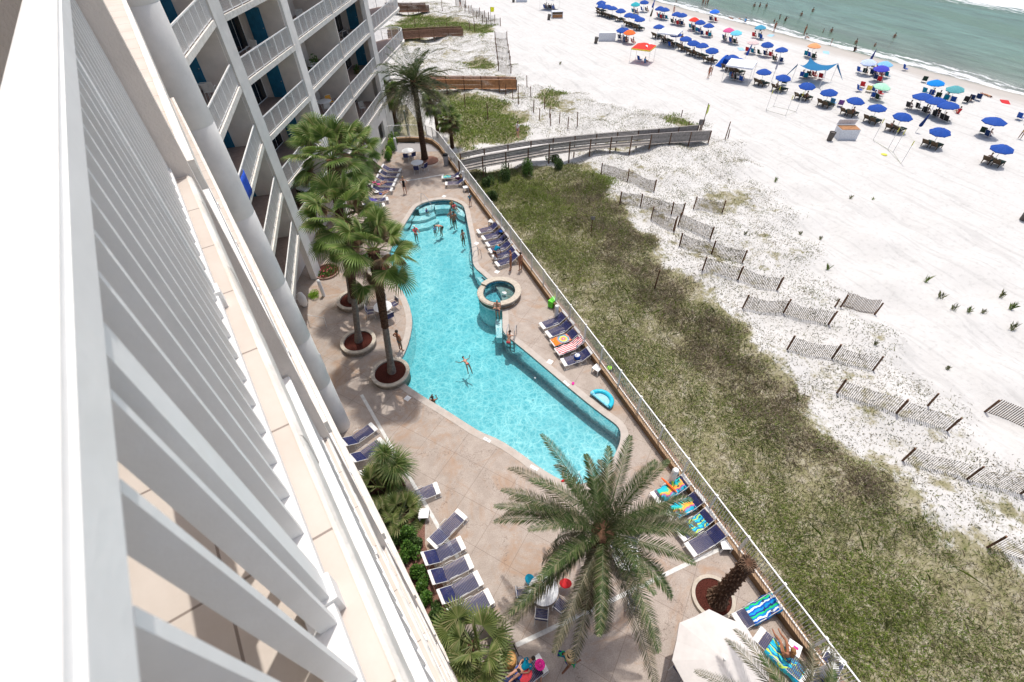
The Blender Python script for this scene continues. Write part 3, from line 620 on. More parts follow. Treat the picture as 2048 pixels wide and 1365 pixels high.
def datepalm(name_label, base, top, n, ln, seed, tr=(.30, .22), dir_=None, zb=0., group='palms round the pool', **kw):
    o = empty('date_palm', (base.x, base.y, 0), 0, name_label, 'palm tree', group); t = Vector(top)-Vector((base.x, base.y, 0))
    f = lambda q: (t.x*q, t.y*q, zb+(t.z-zb)*q); trunk('trunk', [f(0), f(.12), f(.9), f(1.03)], [tr[0]*1.15, tr[0]*.9, tr[1], tr[1]*1.5], TRK, o, .11, .14); date_crown(f(1.), int(n*.45), ln*.85, DATL, o, seed, dir_=dir_, **{**kw, 'lo': .15}); date_crown(f(.985), int(n*.55), ln*1.05, DATP, o, seed+5, dir_=dir_, **{**kw, 'hi': .35, 'arch': kw.get('arch', .9)*.95}).name = 'lower_fronds'; return o
bD = Vector((4.75, 4.65, 0)); datepalm('big date palm with drooping fronds at the lower end of the pool', bD, at_h(None, 1206, 1066, 7.0), 58, 4.1, 21, nl=72, lw=.40, lo=-.95, arch=1.05)
bF = G(850, 320, 0); datepalm('date palm on the far end of the deck with radiating shadow', bF, at_h(None, 828, 166, 7.4), 96, 4.6, 22, nl=46, lw=.58, lo=-.8, arch=1.1)
o = datepalm('date palm at the bottom edge, only the tips of its fronds in view', Vector((7.7, -1.75, 0)), (7.75, -1.6, 4.6), 22, 2.9, 31, nl=52, lw=.36, lo=-.2)
o = empty('planter', G(1425, 1196, 0), 0, 'round planter holding the bare palm stump by the fence', 'planter', 'round stone planters on the pool deck')
m1 = MB(); a = arc(.86, 0, 351, 40); b = arc(.72, 0, 351, 40); strip(m1, a, b, .16, .16); strip(m1, a, a, .16, 0); strip(m1, b, b, .16, .05); m1.build('cap', CREAM, o); MB().lathe([(.72, .10), (.3, .15), (.01, .17)], 30, cap=False).build('mulch', MULCH, o)
o = empty('palm_stump', G(1432, 1200, 0), 0, 'bare crownless palm trunk with a ragged bark by the fence', 'tree stump'); t = at_h(None, 1497, 1126, 3.6)-o.location
trunk('trunk', [(0, 0, .05), (t.x*.1, t.y*.1, .5), (t.x*.9, t.y*.9, 3.3), (t.x, t.y, 3.62)], [.42, .26, .20, .17], TRK, o, .10, .2)
o = empty('mulch_ring', G(858, 322, 0), 0, 'low ring of reddish mulch at the foot of the far date palm', 'planting bed'); MB().lathe([(.95, 0), (.93, .06), (.4, .10), (.01, .11)], 26, cap=False).build('mulch', mat('mulch_pink', (.20, .10, .075), .95, .3, 30), o)
# small palms beyond the fence and low palms by the building
def lowpalm(p, h, label, seed, R=.8, nl=26, m=FANL, dead=True, pet=.9):
    o = empty('fan_palm', p, 0, label, 'palm tree', 'small palms'); trunk('trunk', [(0, 0, 0), (0, 0, h)], [.2, .16], TRK, o, .12, .2); fan_crown((0, 0, h), nl, R, m, o, seed, pet, seg=24)
    if dead: fan_crown((0, 0, h-.25), 22, R*.9, DRYL, o, seed+1, pet*.7, lo=-1.35, droop=1.0, seg=16).name = 'dead_leaves'
lowpalm(T(905, 297), 3.0, 'small fan palm with a brown skirt outside the fence corner', 41, .9)
lowpalm(T(877, 275), 3.6, 'fan palm with dead skirt behind the far date palm, right one', 43, 1.0); lowpalm(Vector((8.6, 55, -.3)), 4.2, 'fan palm with dead skirt behind the far date palm, left one', 45, 1.0)
def yucca(px, py, h, n, ln, label, seed, m=YUCL, w=.035, z=0):
    p = G(px, py, z); o = empty('yucca', p, 0, label, 'plant', 'low planting beside the building'); rg = random.Random(seed); V = []; F = []
    for k in range(n):
        t = (k+.5)/n; e = 1.5-1.7*t; a = k*2.39996; b = len(V); c = Vector((0, 0, h)); L_ = ln*rg.uniform(.75, 1.1); s = Vector((-math.sin(a), math.cos(a), 0)); el_ = e
        q = c; pts = [c]
        for i in range(4): el_ -= .16+.1*i*(1-t*.5); q = q+Vector((math.cos(a)*math.cos(el_), math.sin(a)*math.cos(el_), math.sin(el_)))*L_/4; pts.append(q)
        for i in range(4): r0, r1 = w*(1-.2*i), w*(1-.25*(i+1)); V += [pts[i]-s*r0, pts[i]+s*r0, pts[i+1]+s*max(r1, .002), pts[i+1]-s*max(r1, .002)]; F.append((b+4*i, b+4*i+1, b+4*i+2, b+4*i+3))
    me = bpy.data.meshes.new('leaves'); me.from_pydata([tuple(v) for v in V], [], F); me.materials.append(m); ob = bpy.data.objects.new('leaves', me); COL.objects.link(ob); ob.parent = o
    trunk('stem', [(0, 0, 0), (0, 0, h)], [.12, .1], TRK, o, .1, .2)
yucca(806, 975, 1.9, 240, 1.15, 'spiky yucca with many stiff leaves beside the loungers', 51, w=.04); yucca(790, 962, 2.4, 150, .9, 'taller yucca head behind the spiky one', 52)
lowpalm(G(762, 990, 0), .8, 'pale fan palm low by the building beneath the yucca', 53, .95, 18, FANY, False, .7); lowpalm(G(808, 1040, 0), .5, 'drooping pale fan palm below the yucca', 54, .9, 18, FANY, False, .6); lowpalm(G(772, 1050, 0), .7, 'pale fan palm against the building next to the orange flowers', 55, .7, 16, FANY, False, .6)
lowpalm(G(952, 1310, 0), 1.5, 'large pale green fan palm at the bottom between loungers and building', 56, 1.0, 19, FANY, False, 1.0); lowpalm(G(905, 1345, 0), .8, 'second pale fan palm at the very bottom by the building', 57, 1.0, 24, FANY, False, .8)
HEDG = leafmat('hedge_leaf', (.035, .10, .012), (.09, .20, .03), (.16, .28, .05)); LIME = leafmat('lime_leaf', (.16, .30, .02), (.30, .48, .05)); DKSH = leafmat('dark_shrub_leaf', (.03, .07, .015), (.07, .13, .03), (.13, .18, .06))
def shrub(p, r, h, n, m, label, seed, leaf=.05, name='shrub', cat='shrub', group=None, parent=None, flower=None, lobes=5):
    o = empty(name, p, 0, label, cat, group) if parent is None else parent; rg = np.random.default_rng(seed)
    lc = rg.normal(0, .38, (lobes, 3)); lc[:, 2] = abs(lc[:, 2])*.6+.35; lr = rg.uniform(.4, .75, lobes)
    k_ = rg.integers(0, lobes, n); d = rg.normal(size=(n, 3)); d /= np.linalg.norm(d, axis=1)[:, None]
    c = lc[k_]+d*lr[k_][:, None]*rg.uniform(.75, 1.03, n)[:, None]; c = c[(c[:, 2] > 0)]; n = len(c); c *= np.array([r*.8, r*.8, h*.75])
    a = rg.normal(size=(n, 3)); a /= np.linalg.norm(a, axis=1)[:, None]; b = np.cross(a, rg.normal(size=(n, 3))); b /= np.linalg.norm(b, axis=1)[:, None]; a *= leaf; b *= leaf*.5
    V = np.stack([c-a, c+b, c+a, c-b], 1); F = np.arange(n*4).reshape(n, 4); fastmesh('foliage', V, F, m, o)
    s_ = MB()
    for i in range(6): s_.tube([(0, 0, 0), (r*.35*math.cos(i), r*.35*math.sin(i), h*.45)], [.02, .01], 4)
    s_.build('stems', TRK, o)
    if flower:
        q = c[rg.integers(0, n, flower[1])]+np.array([0, 0, .03]); fb = MB()
        for t in q: fb.ell(t, (.05, .05, .035), 6, 4)
        fb.build('flowers', flower[0], o)
    return o
for i, (x, y, r, h) in enumerate([(800, 1075, .55, 1.0), (812, 1112, .5, .9), (835, 1140, .45, .8), (828, 1100, .4, .7), (850, 1172, .42, .6), (855, 1200, .42, .55), (872, 1225, .45, .6), (882, 1245, .42, .5), (815, 1085, .5, 1.2)]):
    shrub(G(x, y, 0), r, h, 1500, HEDG if i % 3 else DKSH, ['bright green clipped shrub', 'dense dark green shrub', 'rounded leafy shrub'][i % 3]+', '+ORD[i]+' along the bed between building and loungers', 60+i, .055, group='shrubs in the bed beside the building')
for i in range(8): shrub(G(775-i*0+i*3.1, 322-i*8.5, 0), .55, 1.1, 900, LIME if i % 2 else HEDG, 'bushy hedge plant with yellow green leaves, '+ORD[i]+' from the crowded loungers toward the far fence', 80+i, .06, 'hedge_plant', 'hedge', 'hedge along the far end of the deck')
for i, (x, y) in enumerate([(758, 345), (745, 372), (737, 405), (733, 430)]): shrub(G(x, y, 0), .5, .8, 700, HEDG, 'leafy shrub behind the crowded loungers, '+ORD[i]+' from the far end', 95+i, .06, group='shrubs behind the loungers')
shrub(G(626, 592, 0), .55, .35, 1600, LIME, 'low lime green clipped bush in a kerbed bed by the column', 99, .035)
o = empty('flower_bed', G(654, 545, 0), 0, 'curved kerbed flower bed with pink flowers at the building corner', 'flower bed')
MB().lathe([(.95, 0), (.95, .14), (.85, .14), (.85, .05)], 30, cap=False).build('kerb', mat('pink_kerb', (.30, .19, .15), .8, .15), o); MB().lathe([(.85, .05), (.01, .09)], 24, cap=False).build('mulch', MULCH, o)
shrub(None, .8, .35, 900, HEDG, '', 101, .05, parent=o, flower=(mat('pink_petals', (.6, .06, .14), .6, .2), 26))
o = empty('flower_bed', G(768, 1018, 0), 0, 'small patch of orange flowers between the pale palms', 'flower bed'); shrub(None, .3, .3, 260, HEDG, '', 102, .04, parent=o, flower=(mat('orange_petals', (.7, .10, .02), .6, .2), 22))
tag(MB().sheet([[tuple(G(*q).xy) for q in [(720, 940), (765, 925), (835, 1010), (850, 1040), (850, 1090), (880, 1160), (905, 1210), (925, 1260), (880, 1290), (790, 1130)]]], .006).build('planting_bed', mat('bed_mulch', (.20, .105, .08), .95, .35, 20, .1, bump=1.)), kind='structure')
# dune bushes
for i, (x, y, r, h) in enumerate([(1010, 362, .8, 1.6), (1057, 350, .8, 1.7), (975, 372, .6, 1.0), (1105, 325, .6, .9), (1118, 338, .6, 1.2), (985, 398, .5, .9)]):
    shrub(T(x, y), r, h, 1800, DKSH if i not in (1, 3) else HEDG, ['dark bushy shrub just below the boardwalk', 'taller bright green shrub against the boardwalk', 'low shrub by the fence line below the boardwalk', 'small green shrub touching the boardwalk posts', 'brownish thin shrub right of the green one', 'small reddish shrub close to the pool fence'][i], 110+i, .06, 'dune_shrub', 'shrub', 'shrubs on the dune')
# ---- grasses (uncountable)
def blades(name, n, polys, hmin, hmax, wd, m, seed, lean=.5, thin=None, clump=0, kind='stuff', lab=None):
    rg = np.random.default_rng(seed); A = np.concatenate([np.array(q) for q in polys]); x0, y0 = A.min(0); x1, y1 = A.max(0); x0 = max(x0, 11.65); x1 = min(x1, 75); y0 = max(y0, -8); y1 = min(y1, 125)
    P = rg.uniform((x0, y0), (x1, y1), (n*3, 2))
    if clump:
        nc = max(3, len(P)//clump); C = rg.uniform((x0, y0), (x1, y1), (nc, 2)); C = C[dist_in(C[:, 0], C[:, 1], polys) > .5]; nc = len(C); sp_ = rg.uniform(.08, .34, nc); idx = rg.integers(0, nc, n); P = C[idx]+rg.normal(size=(n, 2))*sp_[idx][:, None]; P = P[P[:, 0] > 11.66]
    else: P = P[dist_in(P[:, 0], P[:, 1], polys) > .5]
    if thin is not None:
        vv = np.sin(P[:, 0]*.9+1.7*np.sin(P[:, 1]*.5))+np.sin(P[:, 1]*1.1+P[:, 0]*.6)+.8*np.sin(P[:, 0]*2.3-P[:, 1]*1.9); P = P[vv+rg.normal(0, .8, len(P)) > thin]
    P = P[:n]+rg.normal(0, .28, (min(n, len(P)), 2)); P = P[P[:, 0] > 11.75]; n = len(P); z = np.asarray(zt(P[:, 0], P[:, 1])); c = np.stack([P[:, 0], P[:, 1], z-.01], 1)
    a = rg.uniform(0, 2*np.pi, n); h = rg.uniform(hmin, hmax, n); l = rg.normal(0, lean, (n, 2))*h[:, None]; s = np.stack([np.cos(a), np.sin(a), np.zeros(n)], 1)*(wd*rg.uniform(.6, 1.3, n))[:, None]
    t = c+np.concatenate([l, h[:, None]], 1); m_ = c+np.concatenate([l*.35, h[:, None]*.6], 1)
    V = np.stack([c-s, c+s, m_+s*.7, t, m_-s*.7], 1); F = np.arange(n*5).reshape(n, 5); o = fastmesh(name, V, F, m); tag(o, lab, None, None, kind); return o
GR1 = leafmat('dune_green', (.12, .20, .03), (.22, .31, .05), (.34, .38, .11), .4); GR2 = leafmat('dune_straw', (.20, .155, .095), (.32, .265, .175), (.45, .39, .28), .3); GR3 = leafmat('dune_olive', (.12, .14, .045), (.21, .225, .08), (.32, .31, .15), .3)
DN = DENSE; SPM = leafmat('dune_plant_dark', (.13, .13, .07), (.21, .20, .11), (.32, .28, .19), .3); YGR = leafmat('dune_yellow_green', (.17, .22, .04), (.29, .35, .07), (.40, .42, .14), .35); BRM = leafmat('dune_brown', (.18, .135, .09), (.29, .235, .165), (.42, .36, .27), .3)
YEL_ = [poly_world(q) for q in ([(945, 340), (1100, 350), (1180, 400), (1200, 470), (1160, 560), (1120, 560), (1000, 420)], [(1170, 345), (1215, 350), (1225, 390), (1190, 400)], [(1130, 600), (1200, 640), (1330, 850), (1480, 1040), (1560, 1180), (1500, 1100), (1300, 850)], [(920, 195), (1000, 210), (1050, 262), (1000, 280), (930, 280)], [(1480, 1060), (1700, 1150), (1850, 1250), (1900, 1400), (1700, 1330), (1560, 1180)])]
BRN_ = [poly_world(q) for q in ([(1100, 370), (1210, 370), (1330, 540), (1400, 620), (1560, 780), (1660, 900), (1800, 1010), (1600, 960), (1450, 800), (1330, 660), (1200, 500)],)]
blades('dune_grass', 60000, DN[:1], .04, .14, .017, GR1, 1, 1.1, .1); blades('dune_grass', 60000, DN[:1], .05, .18, .012, GR2, 2, 1.2, None); blades('dune_grass', 60000, DN[:1], .05, .16, .014, GR3, 3, 1.1, -.9)
blades('dune_grass', 30000, DN[1:], .08, .25, .05, GR1, 4, .9); blades('dune_grass', 12000, DN[1:], .08, .25, .04, GR3, 5, .9)
blades('sea_oats', 9000, DN[:1], .3, .6, .008, GR3, 6, .55, None, 70); blades('sea_oats', 5000, DN[:1], .3, .65, .009, GR1, 16, .5, None, 60)
blades('sparse_dune_plants', 60000, SPARSE, .04, .11, .020, SPM, 7, 1.1, None, 16); blades('sparse_dune_plants', 36000, SPARSE, .04, .11, .018, GR2, 8, 1.1, None, 14); blades('sparse_dune_plants', 22000, SPARSE, .05, .14, .022, GR3, 9, 1., None, 22)
blades('dune_grass', 45000, YEL_, .05, .18, .02, YGR, 40, 1.)
blades('dune_grass', 26000, BRN_, .08, .22, .02, BRM, 41, 1., None, 60)
GREENP = [poly_world(q) for q in ([(950, 345), (1080, 360), (1120, 380), (1110, 430), (1040, 450), (990, 420)], [(1170, 345), (1215, 350), (1225, 390), (1190, 400)], [(1500, 1050), (1900, 1200), (1800, 1365), (1650, 1300), (1520, 1150)], [(1400, 950), (1480, 1000), (1560, 1100), (1480, 1060)], [(1200, 720), (1260, 790), (1300, 880), (1250, 820)])]
blades('dune_grass', 26000, GREENP, .05, .17, .024, GR1, 10, .9)
for i, (x, y, s_) in enumerate([(1550, 365, .5), (1600, 470, .4), (1640, 480, .4), (1850, 565, .6), (1880, 597, .5), (1905, 620, .5), (1935, 625, .5), (1965, 627, .4), (2000, 595, .6), (2020, 620, .8), (2022, 660, .6), (1700, 398, .35), (1655, 540, .5), (1750, 690, .4), (1120, 50+80, .5), (1745, 400, .3), (1490, 470, .4), (1895, 740, .3)]):
    rg = random.Random(200+i); V = []; F = []
    for k in range(26):
        a = rg.uniform(-.5, 1.6) if k % 3 else rg.uniform(0, 6.28); h = s_*rg.uniform(.5, 1.1); l = rg.uniform(.1, .7)*h; c = Vector((rg.gauss(0, .06), rg.gauss(0, .06), 0)); s = Vector((-math.sin(a), math.cos(a), 0))*.006; d = Vector((math.cos(a)*l, math.sin(a)*l, 0)); b = len(V)
        V += [c-s, c+s, c+d*.4+Vector((0, 0, h*.7))+s, c+d+Vector((0, 0, h*.9)), c+d*.4+Vector((0, 0, h*.7))-s]; F.append((b, b+1, b+2, b+3, b+4))
    me = bpy.data.meshes.new('grass_tuft'); me.from_pydata([tuple(v) for v in V], [], F); me.materials.append(GR3 if i % 3 else GR1); o = bpy.data.objects.new('grass_tuft', me); COL.objects.link(o); o.location = T(x, y)
    tag(o, 'lone grass tuft on bare sand, '+ORD[i]+' from the boardwalk end', 'grass tuft', 'lone grass tufts on the sand')

def boots(parent, pts, rs, n, m, ln=.13, w=.09):
    mb = MB(); P = [Vector(p) for p in pts]; N = len(P)-1
    for i in range(n):
        t = (i+.5)/n; k_ = min(int(t*N), N-1); f = t*N-k_; c = P[k_].lerp(P[k_+1], f); r = rs[k_]*(1-f)+rs[k_+1]*f; d = (P[k_+1]-P[k_]).normalized(); a = i*2.39996+random.uniform(-.15, .15)
        x = d.orthogonal().normalized(); y = d.cross(x); o = x*math.cos(a)+y*math.sin(a); q = c+o*r*.9; mb.bar(q, q+(o*.75+d*.8).normalized()*ln*random.uniform(.7, 1.3), w, .03, tuple(d.cross(o)))
    mb.build('leaf_bases', m, parent)
for o in bpy.data.objects:
    if o.name == 'palm_stump': t = at_h(None, 1497, 1126, 3.6)-o.location; boots(o, [(0, 0, .1), (t.x*.1, t.y*.1, .5), (t.x*.9, t.y*.9, 3.3), (t.x, t.y, 3.6)], [.38, .26, .20, .17], 330, mat('boot_brown', (.17, .11, .075), .9, .35, 9, .1))
    if o.name == 'date_palm' and o.location.y < 6 and o.location.y > 0: t = at_h(None, 1206, 1066, 7.0)-o.location; boots(o, [(0, 0, .1), (t.x, t.y, 7.05)], [.3, .24], 460, mat('boot_brown', (.17, .11, .075), .9, .35, 9, .1))
# ================================================================ FENCES
def rail_fence(name, pts, z0, zt_, label, cat='fence', group=None, wall=None):
    c0 = Vector((*pts[0], 0)); o = empty(name, c0, 0, label, cat, group); r = MB(); br = MB(); pk = MB()
    for a, b in zip(pts[:-1], pts[1:]):
        a = Vector((*a, 0))-c0; b = Vector((*b, 0))-c0; ln = (b-a).length
        r.bar(a+Vector((0, 0, zt_)), b+Vector((0, 0, zt_)), .055, .04); br.bar(a+Vector((0, 0, z0+.06)), b+Vector((0, 0, z0+.06)), .045, .035)
        n = int(ln/.125)
        for j in range(n): q = a.lerp(b, (j+.5)/n); pk.bar(q+Vector((0, 0, z0+.08)), q+Vector((0, 0, zt_-.021)), .020)
        n = max(1, round(ln/1.95))
        for j in range(n):
            q = a.lerp(b, j/n); p = MB().bar(q+Vector((0, 0, z0-.45)), q+Vector((0, 0, zt_+.05)), .075); p.box(q+Vector((0, 0, zt_+.06)), (.10, .10, .025)); p.build('fence_post', RAILN, o)
    r.build('top_rail', RAILW, o); br.build('bottom_rail', RAILW, o); pk.build('pickets', RAILN, o); return o
FP = [(11.62, -6), (11.62, 44.8), (11.62, 48.3), (11.35, 49.9), (10.9, 50.7), (9.3, 51.7), (7.7, 52.2), (5.4, 52.4)]
rail_fence('pool_fence', FP[:2], .5, 1.75, 'long white picket fence on a brown wall between pool deck and dune grass')
rail_fence('pool_fence', FP[1:], .5, 1.75, 'curved end of the white picket fence behind the far date palm')
def lowwall(pts, label):
    o = empty('low_wall', (*pts[0], 0), 0, label, 'wall'); c0 = Vector(pts[0]); q = [Vector(p)-c0 for p in pts]; m = MB(); mc = MB(); n = len(q)
    off = []
    for i in range(n):
        t = (q[min(i+1, n-1)]-q[max(i-1, 0)]).normalized(); off.append(Vector((t.y, -t.x)))
    A = [a-o_*.14 for a, o_ in zip(q, off)]; B = [a+o_*.10 for a, o_ in zip(q, off)]
    m.prism([tuple(v) for v in A+B[::-1]], -.5, .42); mc.prism([tuple(v) for v in [a-o_*.17 for a, o_ in zip(q, off)]+[a+o_*.12 for a, o_ in zip(q, off)][::-1]], .42, .47)
    m.build('wall', TANW, o); mc.build('coping', mat('wall_cap', (.42, .28, .17), .8, .15, 5), o)
lowwall(FP[:2], 'long low brown wall under the picket fence'); lowwall(FP[1:], 'curved low brown wall at the far end of the deck')
tag(MB().box((11.98, 19, -.30), (.66, 54, .06)).build('gravel_strip', mat('leaf_litter', (.30, .20, .15), .95, .4, 18, .1, bump=1.)), kind='structure')
WD1 = mat('fence_slat', (.19, .145, .11), .9, .25, 8, .1, rnd=.25); WD2 = mat('fence_post_wood', (.17, .095, .06), .9, .3, 6, .1); WDG = mat('weathered_board', (.30, .275, .255), .9, .18, 5, .1, rnd=.15); WDO = mat('orange_board', (.36, .18, .085), .8, .2, 4, .2, rnd=.12); WDB = mat('brown_board', (.20, .115, .08), .85, .2, 4, .1, rnd=.15)
def sandfence(px, label, h=1.08, lean=0., group='slatted sand fences', gap=.10):
    P = [T(*q) for q in px]; c0 = P[0].copy(); o = empty('sand_fence', c0, 0, label, 'sand fence', group); s = MB(); w_ = MB()
    for a, b in zip(P[:-1], P[1:]):
        n = max(3, int((b-a).xy.length/gap)); d = (b-a).normalized(); nn = Vector((-d.y, d.x, 0))
        for j in range(n):
            q = a.lerp(b, (j+.5)/n); q.z = float(zt(q.x, q.y)); sag = -.06*math.sin(math.pi*(j+.5)/n); ln_ = lean*math.sin(math.pi*min(1, (j+.5)/n*1.0)) if lean < 0 else lean
            top = q+Vector((random.uniform(-.012, .012), random.uniform(-.012, .012), h+sag+random.uniform(-.03, .03)))+nn*ln_+d*abs(ln_)*.5; s.bar(q-c0-Vector((0, 0, .1)), top-c0, .046, .014)
        for zz in (.25, .6, .9):
            pts = []
            for j in range(5): q = a.lerp(b, j/4); q.z = float(zt(q.x, q.y))+zz*h; pts.append(q-c0)
            w_.tube(pts, .006, 3)
    s.build('slats', WD1, o); w_.build('wire', GREYM, o)
    for p in P:
        q = p.copy(); MB().bar(q-c0-Vector((0, 0, .2)), q-c0+Vector((random.uniform(-.05, .05), random.uniform(-.05, .05), h+.12)), .085).build('fence_post', WD2, o)
SF = [([(1202, 350), (1255, 362.5), (1307.6, 383.3)], 'sand fence nearest the boardwalk at the edge of the green grass'), ([(1239.4, 408.4), (1281, 412.6), (1342.4, 429), (1364, 431)], 'long sagging sand fence just below the one nearest the boardwalk'), ([(1302, 439), (1346.6, 461.3)], 'short sand fence tucked behind a longer one, touching its neighbour'), ([(1356, 451.5), (1420, 479)], 'short sand fence right of the tall corner post'), ([(1387, 418), (1444, 426)], 'small sand fence standing alone farthest out on the sand'), ([(1359, 491.9), (1423, 508.6), (1484, 526.7)], 'sand fence in the middle with bare white sand on both sides'), ([(1405, 540.6), (1476, 559.5), (1554, 580.6)], 'sand fence below the middle one, green weeds showing through'), ([(1485, 617), (1567, 626), (1656.6, 649.4)], 'sand fence left of the leaning grey one'), ([(1574.5, 699), (1664, 717), (1746, 741.7)], 'sand fence below the leaning grey one, brown grass at its left end'), ([(1674, 785.7), (1793, 826.7), (1894, 862)], 'sand fence with a lone leaning post standing behind its right half'), ([(1805, 922), (1934, 959), (2041, 988), (2120, 1012)], 'sand fence running out of the frame on the right, over green weeds'), ([(1975, 1095), (2052, 1120), (2130, 1146)], 'lowest sand fence, at the right edge above the thick grass')]
for px, lab in SF: sandfence(px, lab)
sandfence([(1681, 615), (1749, 630)], 'grey sand fence panel leaning over on bare sand', .95, .55); sandfence([(1969, 824), (2052, 858), (2110, 880)], 'leaning grey sand fence at the right edge of the beach', 1., .3)
fl_ = [((990, 80), (1014, 80)), ((991, 91), (1015, 92)), ((993, 105), (1016.5, 106)), ((994.4, 118), (1019, 119)), ((996, 130), (1020.4, 131)), ((997, 142), (1022, 147))]
for i, q in enumerate(fl_): sandfence(q, 'far short sand fence, '+ORD[i]+' from the top of the ladder-like row', 1.15, 0, 'ladder-like row of far sand fences', .2)
for i, q in enumerate([((930, 24), (943, 26)), ((938, 27), (960, 31)), ((946, 33), (970, 37)), ((953, 38), (978, 40)), ((965, 46), (990, 46)), ((973, 50), (1001, 52.5)), ((912, 12), (932, 16))]): sandfence(q, 'distant sand fence panel in the slanting far row, '+ORD[i]+' from its upper end' if i < 6 else 'topmost distant sand fence panel beside a walker', 1.2, 0, 'slanting far row of sand fences', .25)
for i, (x, y, h) in enumerate([(1011.5, 190, 1.3), (1026, 200, 1.3), (1037, 208, 2.3), (1062, 195, 1.3), (1066.6, 225, 1.4), (1088.8, 219, 1.4), (1079, 239, 1.3), (1099, 236, 1.3), (1101.6, 252.7, 1.4), (1119, 246.6, 1.3), (1135.5, 258.7, 1.4), (1154.6, 252.7, 1.6), (930.5, 215, 1.6), (976, 239, 1.8), (1054, 174, 1.4), (1309, 578, 1.7), (1856, 812, 1.1), (1450, 279, 1.9), (1456, 277, 1.0), (1372, 268, 1.4), (1396, 280, 1.6), (1362, 234, .8), (831, 54, 1.6), (1669.8, 614, .7), (1348, 464, 1.5), (885, 22, 2.2), (895, 62, 1.3), (940, 60, 1.5), (950, 65, 2.2)]):
    p = T(x, y); o = empty('wooden_post', p, 0, 'lone dark wooden post in the dune, '+ORD[i]+' of the loose posts, '+('short' if h < 1.2 else 'tall' if h > 1.5 else 'waist high'), 'post', 'loose wooden posts in the dune'); MB().tube([(0, 0, -.2), (random.uniform(-.08, .08), random.uniform(-.08, .08), h)], [.06, .05], 7).build('post', WD2, o)
# ---- boardwalks
def boardwalk(near, far, label, m, h=1.1, gaps=True, solid=None, zn=None, spacing=2.4, dm=None):
    """near/far: px of the top rails with assumed top heights"""
    A = [G(x, y, z) for x, y, z in near]; B = [G(x, y, z) for x, y, z in far]; o = empty('boardwalk', A[0]-Vector((0, 0, h)), 0, label, 'boardwalk'); c0 = o.location.copy()
    def resample(P):
        ln = [0]
        for a, b in zip(P[:-1], P[1:]): ln.append(ln[-1]+(b-a).length)
        n = max(2, round(ln[-1]/spacing)); return [Vector([float(np.interp(ln[-1]*i/n, ln, [p[c] for p in P])) for c in range(3)]) for i in range(n+1)], n
    for P in (A, B):
        Q, n = resample(P)
        for i in range(n):
            a, b = Q[i]-c0, Q[i+1]-c0; pn = MB(); full = solid is not None and i/n >= solid
            for k_ in range(7):
                if not full and gaps and k_ in (1, 3): continue
                z = -h+.08+k_*(h-.1)/7+.05; pn.bar(a+Vector((0, 0, z)), b+Vector((0, 0, z)), .025, (h-.1)/7-.012+(.004 if full else -.01))
            pn.build('railing_panel', m, o); MB().bar(a+Vector((0, 0, .015)), b+Vector((0, 0, .015)), .13, .03).build('top_rail', m, o)
        for q in Q:
            zg = float(zt(q.x, q.y)) if q.x > 11.6 else -.3; MB().bar(Vector((q.x, q.y, zg-.3))-c0, q-c0-Vector((0, 0, .0)), .10).build('boardwalk_post', dm or WD2, o)
    QA, n = resample(A); QB = []; 
    lnB = [0]
    for a, b in zip(B[:-1], B[1:]): lnB.append(lnB[-1]+(b-a).length)
    QB = [Vector([float(np.interp(lnB[-1]*i/n, lnB, [p[c] for p in B])) for c in range(3)]) for i in range(n+1)]
    d = MB()
    for i in range(n):
        for j in range(12):
            a0, a1 = QA[i].lerp(QA[i+1], j/12), QA[i].lerp(QA[i+1], (j+.93)/12); b0, b1 = QB[i].lerp(QB[i+1], j/12), QB[i].lerp(QB[i+1], (j+.93)/12)
            vs = [v-c0-Vector((0, 0, h+dz)) for dz in (0, .04) for v in (a0, a1, b1, b0)]; d.add(vs, [(0, 1, 2, 3), (4, 7, 6, 5), (0, 4, 5, 1), (1, 5, 6, 2), (2, 6, 7, 3), (3, 7, 4, 0)])
    d.build('deck_boards', m, o); return o
boardwalk([(917, 322, 1.7), (950, 314.6, 1.7), (1044.6, 298.4, 1.6), (1089, 290, 1.5), (1128, 284.5, 1.3), (1206, 275.6, 1.0), (1242, 273.4, .85), (1314.6, 267.8, .5), (1353.5, 265, .35), (1423, 261.7, .1)],
          [(920, 307, 1.7), (950, 300, 1.7), (1033.5, 286, 1.6), (1075, 280, 1.5), (1117, 275.6, 1.3), (1170, 270, 1.1), (1228, 265, .85), (1334, 256.7, .4), (1398, 250.6, .2)], 'long grey weathered boardwalk crossing the dune from pool to beach', WDG, solid=.72)
boardwalk([(820, 160.5, .9), (900, 160, .8), (970, 160, .6), (1033, 160.5, .3)], [(820, 153, .9), (900, 152.5, .8), (970, 153, .6), (1031, 155, .3)], 'new orange timber boardwalk beyond the far date palm', WDO, gaps=False)
boardwalk([(775, 66, .8), (840, 61, .7), (880, 58.5, .5), (925, 57, .2)], [(775, 60, .8), (840, 56, .7), (880, 54, .5), (922, 53, .2)], 'low brown boardwalk in the distance behind the end balconies', WDB, gaps=False)
boardwalk([(770, 12, .8), (800, 11.5, .8), (857, 10.5, .4)], [(770, 6, .8), (800, 6, .8), (850, 6, .4)], 'most distant brown timber walkway at the top of the picture', WDB, gaps=False)
o = empty('beach_sign', T(1396, 272), 0, 'small square sign on a short post at the end of the boardwalk', 'sign'); MB().bar((0, 0, 0), (0, 0, 1.3), .07).build('post', WD2, o); MB().box((0, -.05, 1.5), (.6, .03, .6), rz=-.5).build('sign_board', WDG, o)
o = empty('dune_sign', T(1182, 466), 0, 'small grey sign on a thin post among the brown dune grass', 'sign'); MB().bar((0, 0, 0), (0, 0, 1.3), .05).build('post', WD2, o); MB().box((0, -.04, 1.4), (.35, .02, .3), rz=-.4).build('sign_board', WDG, o)
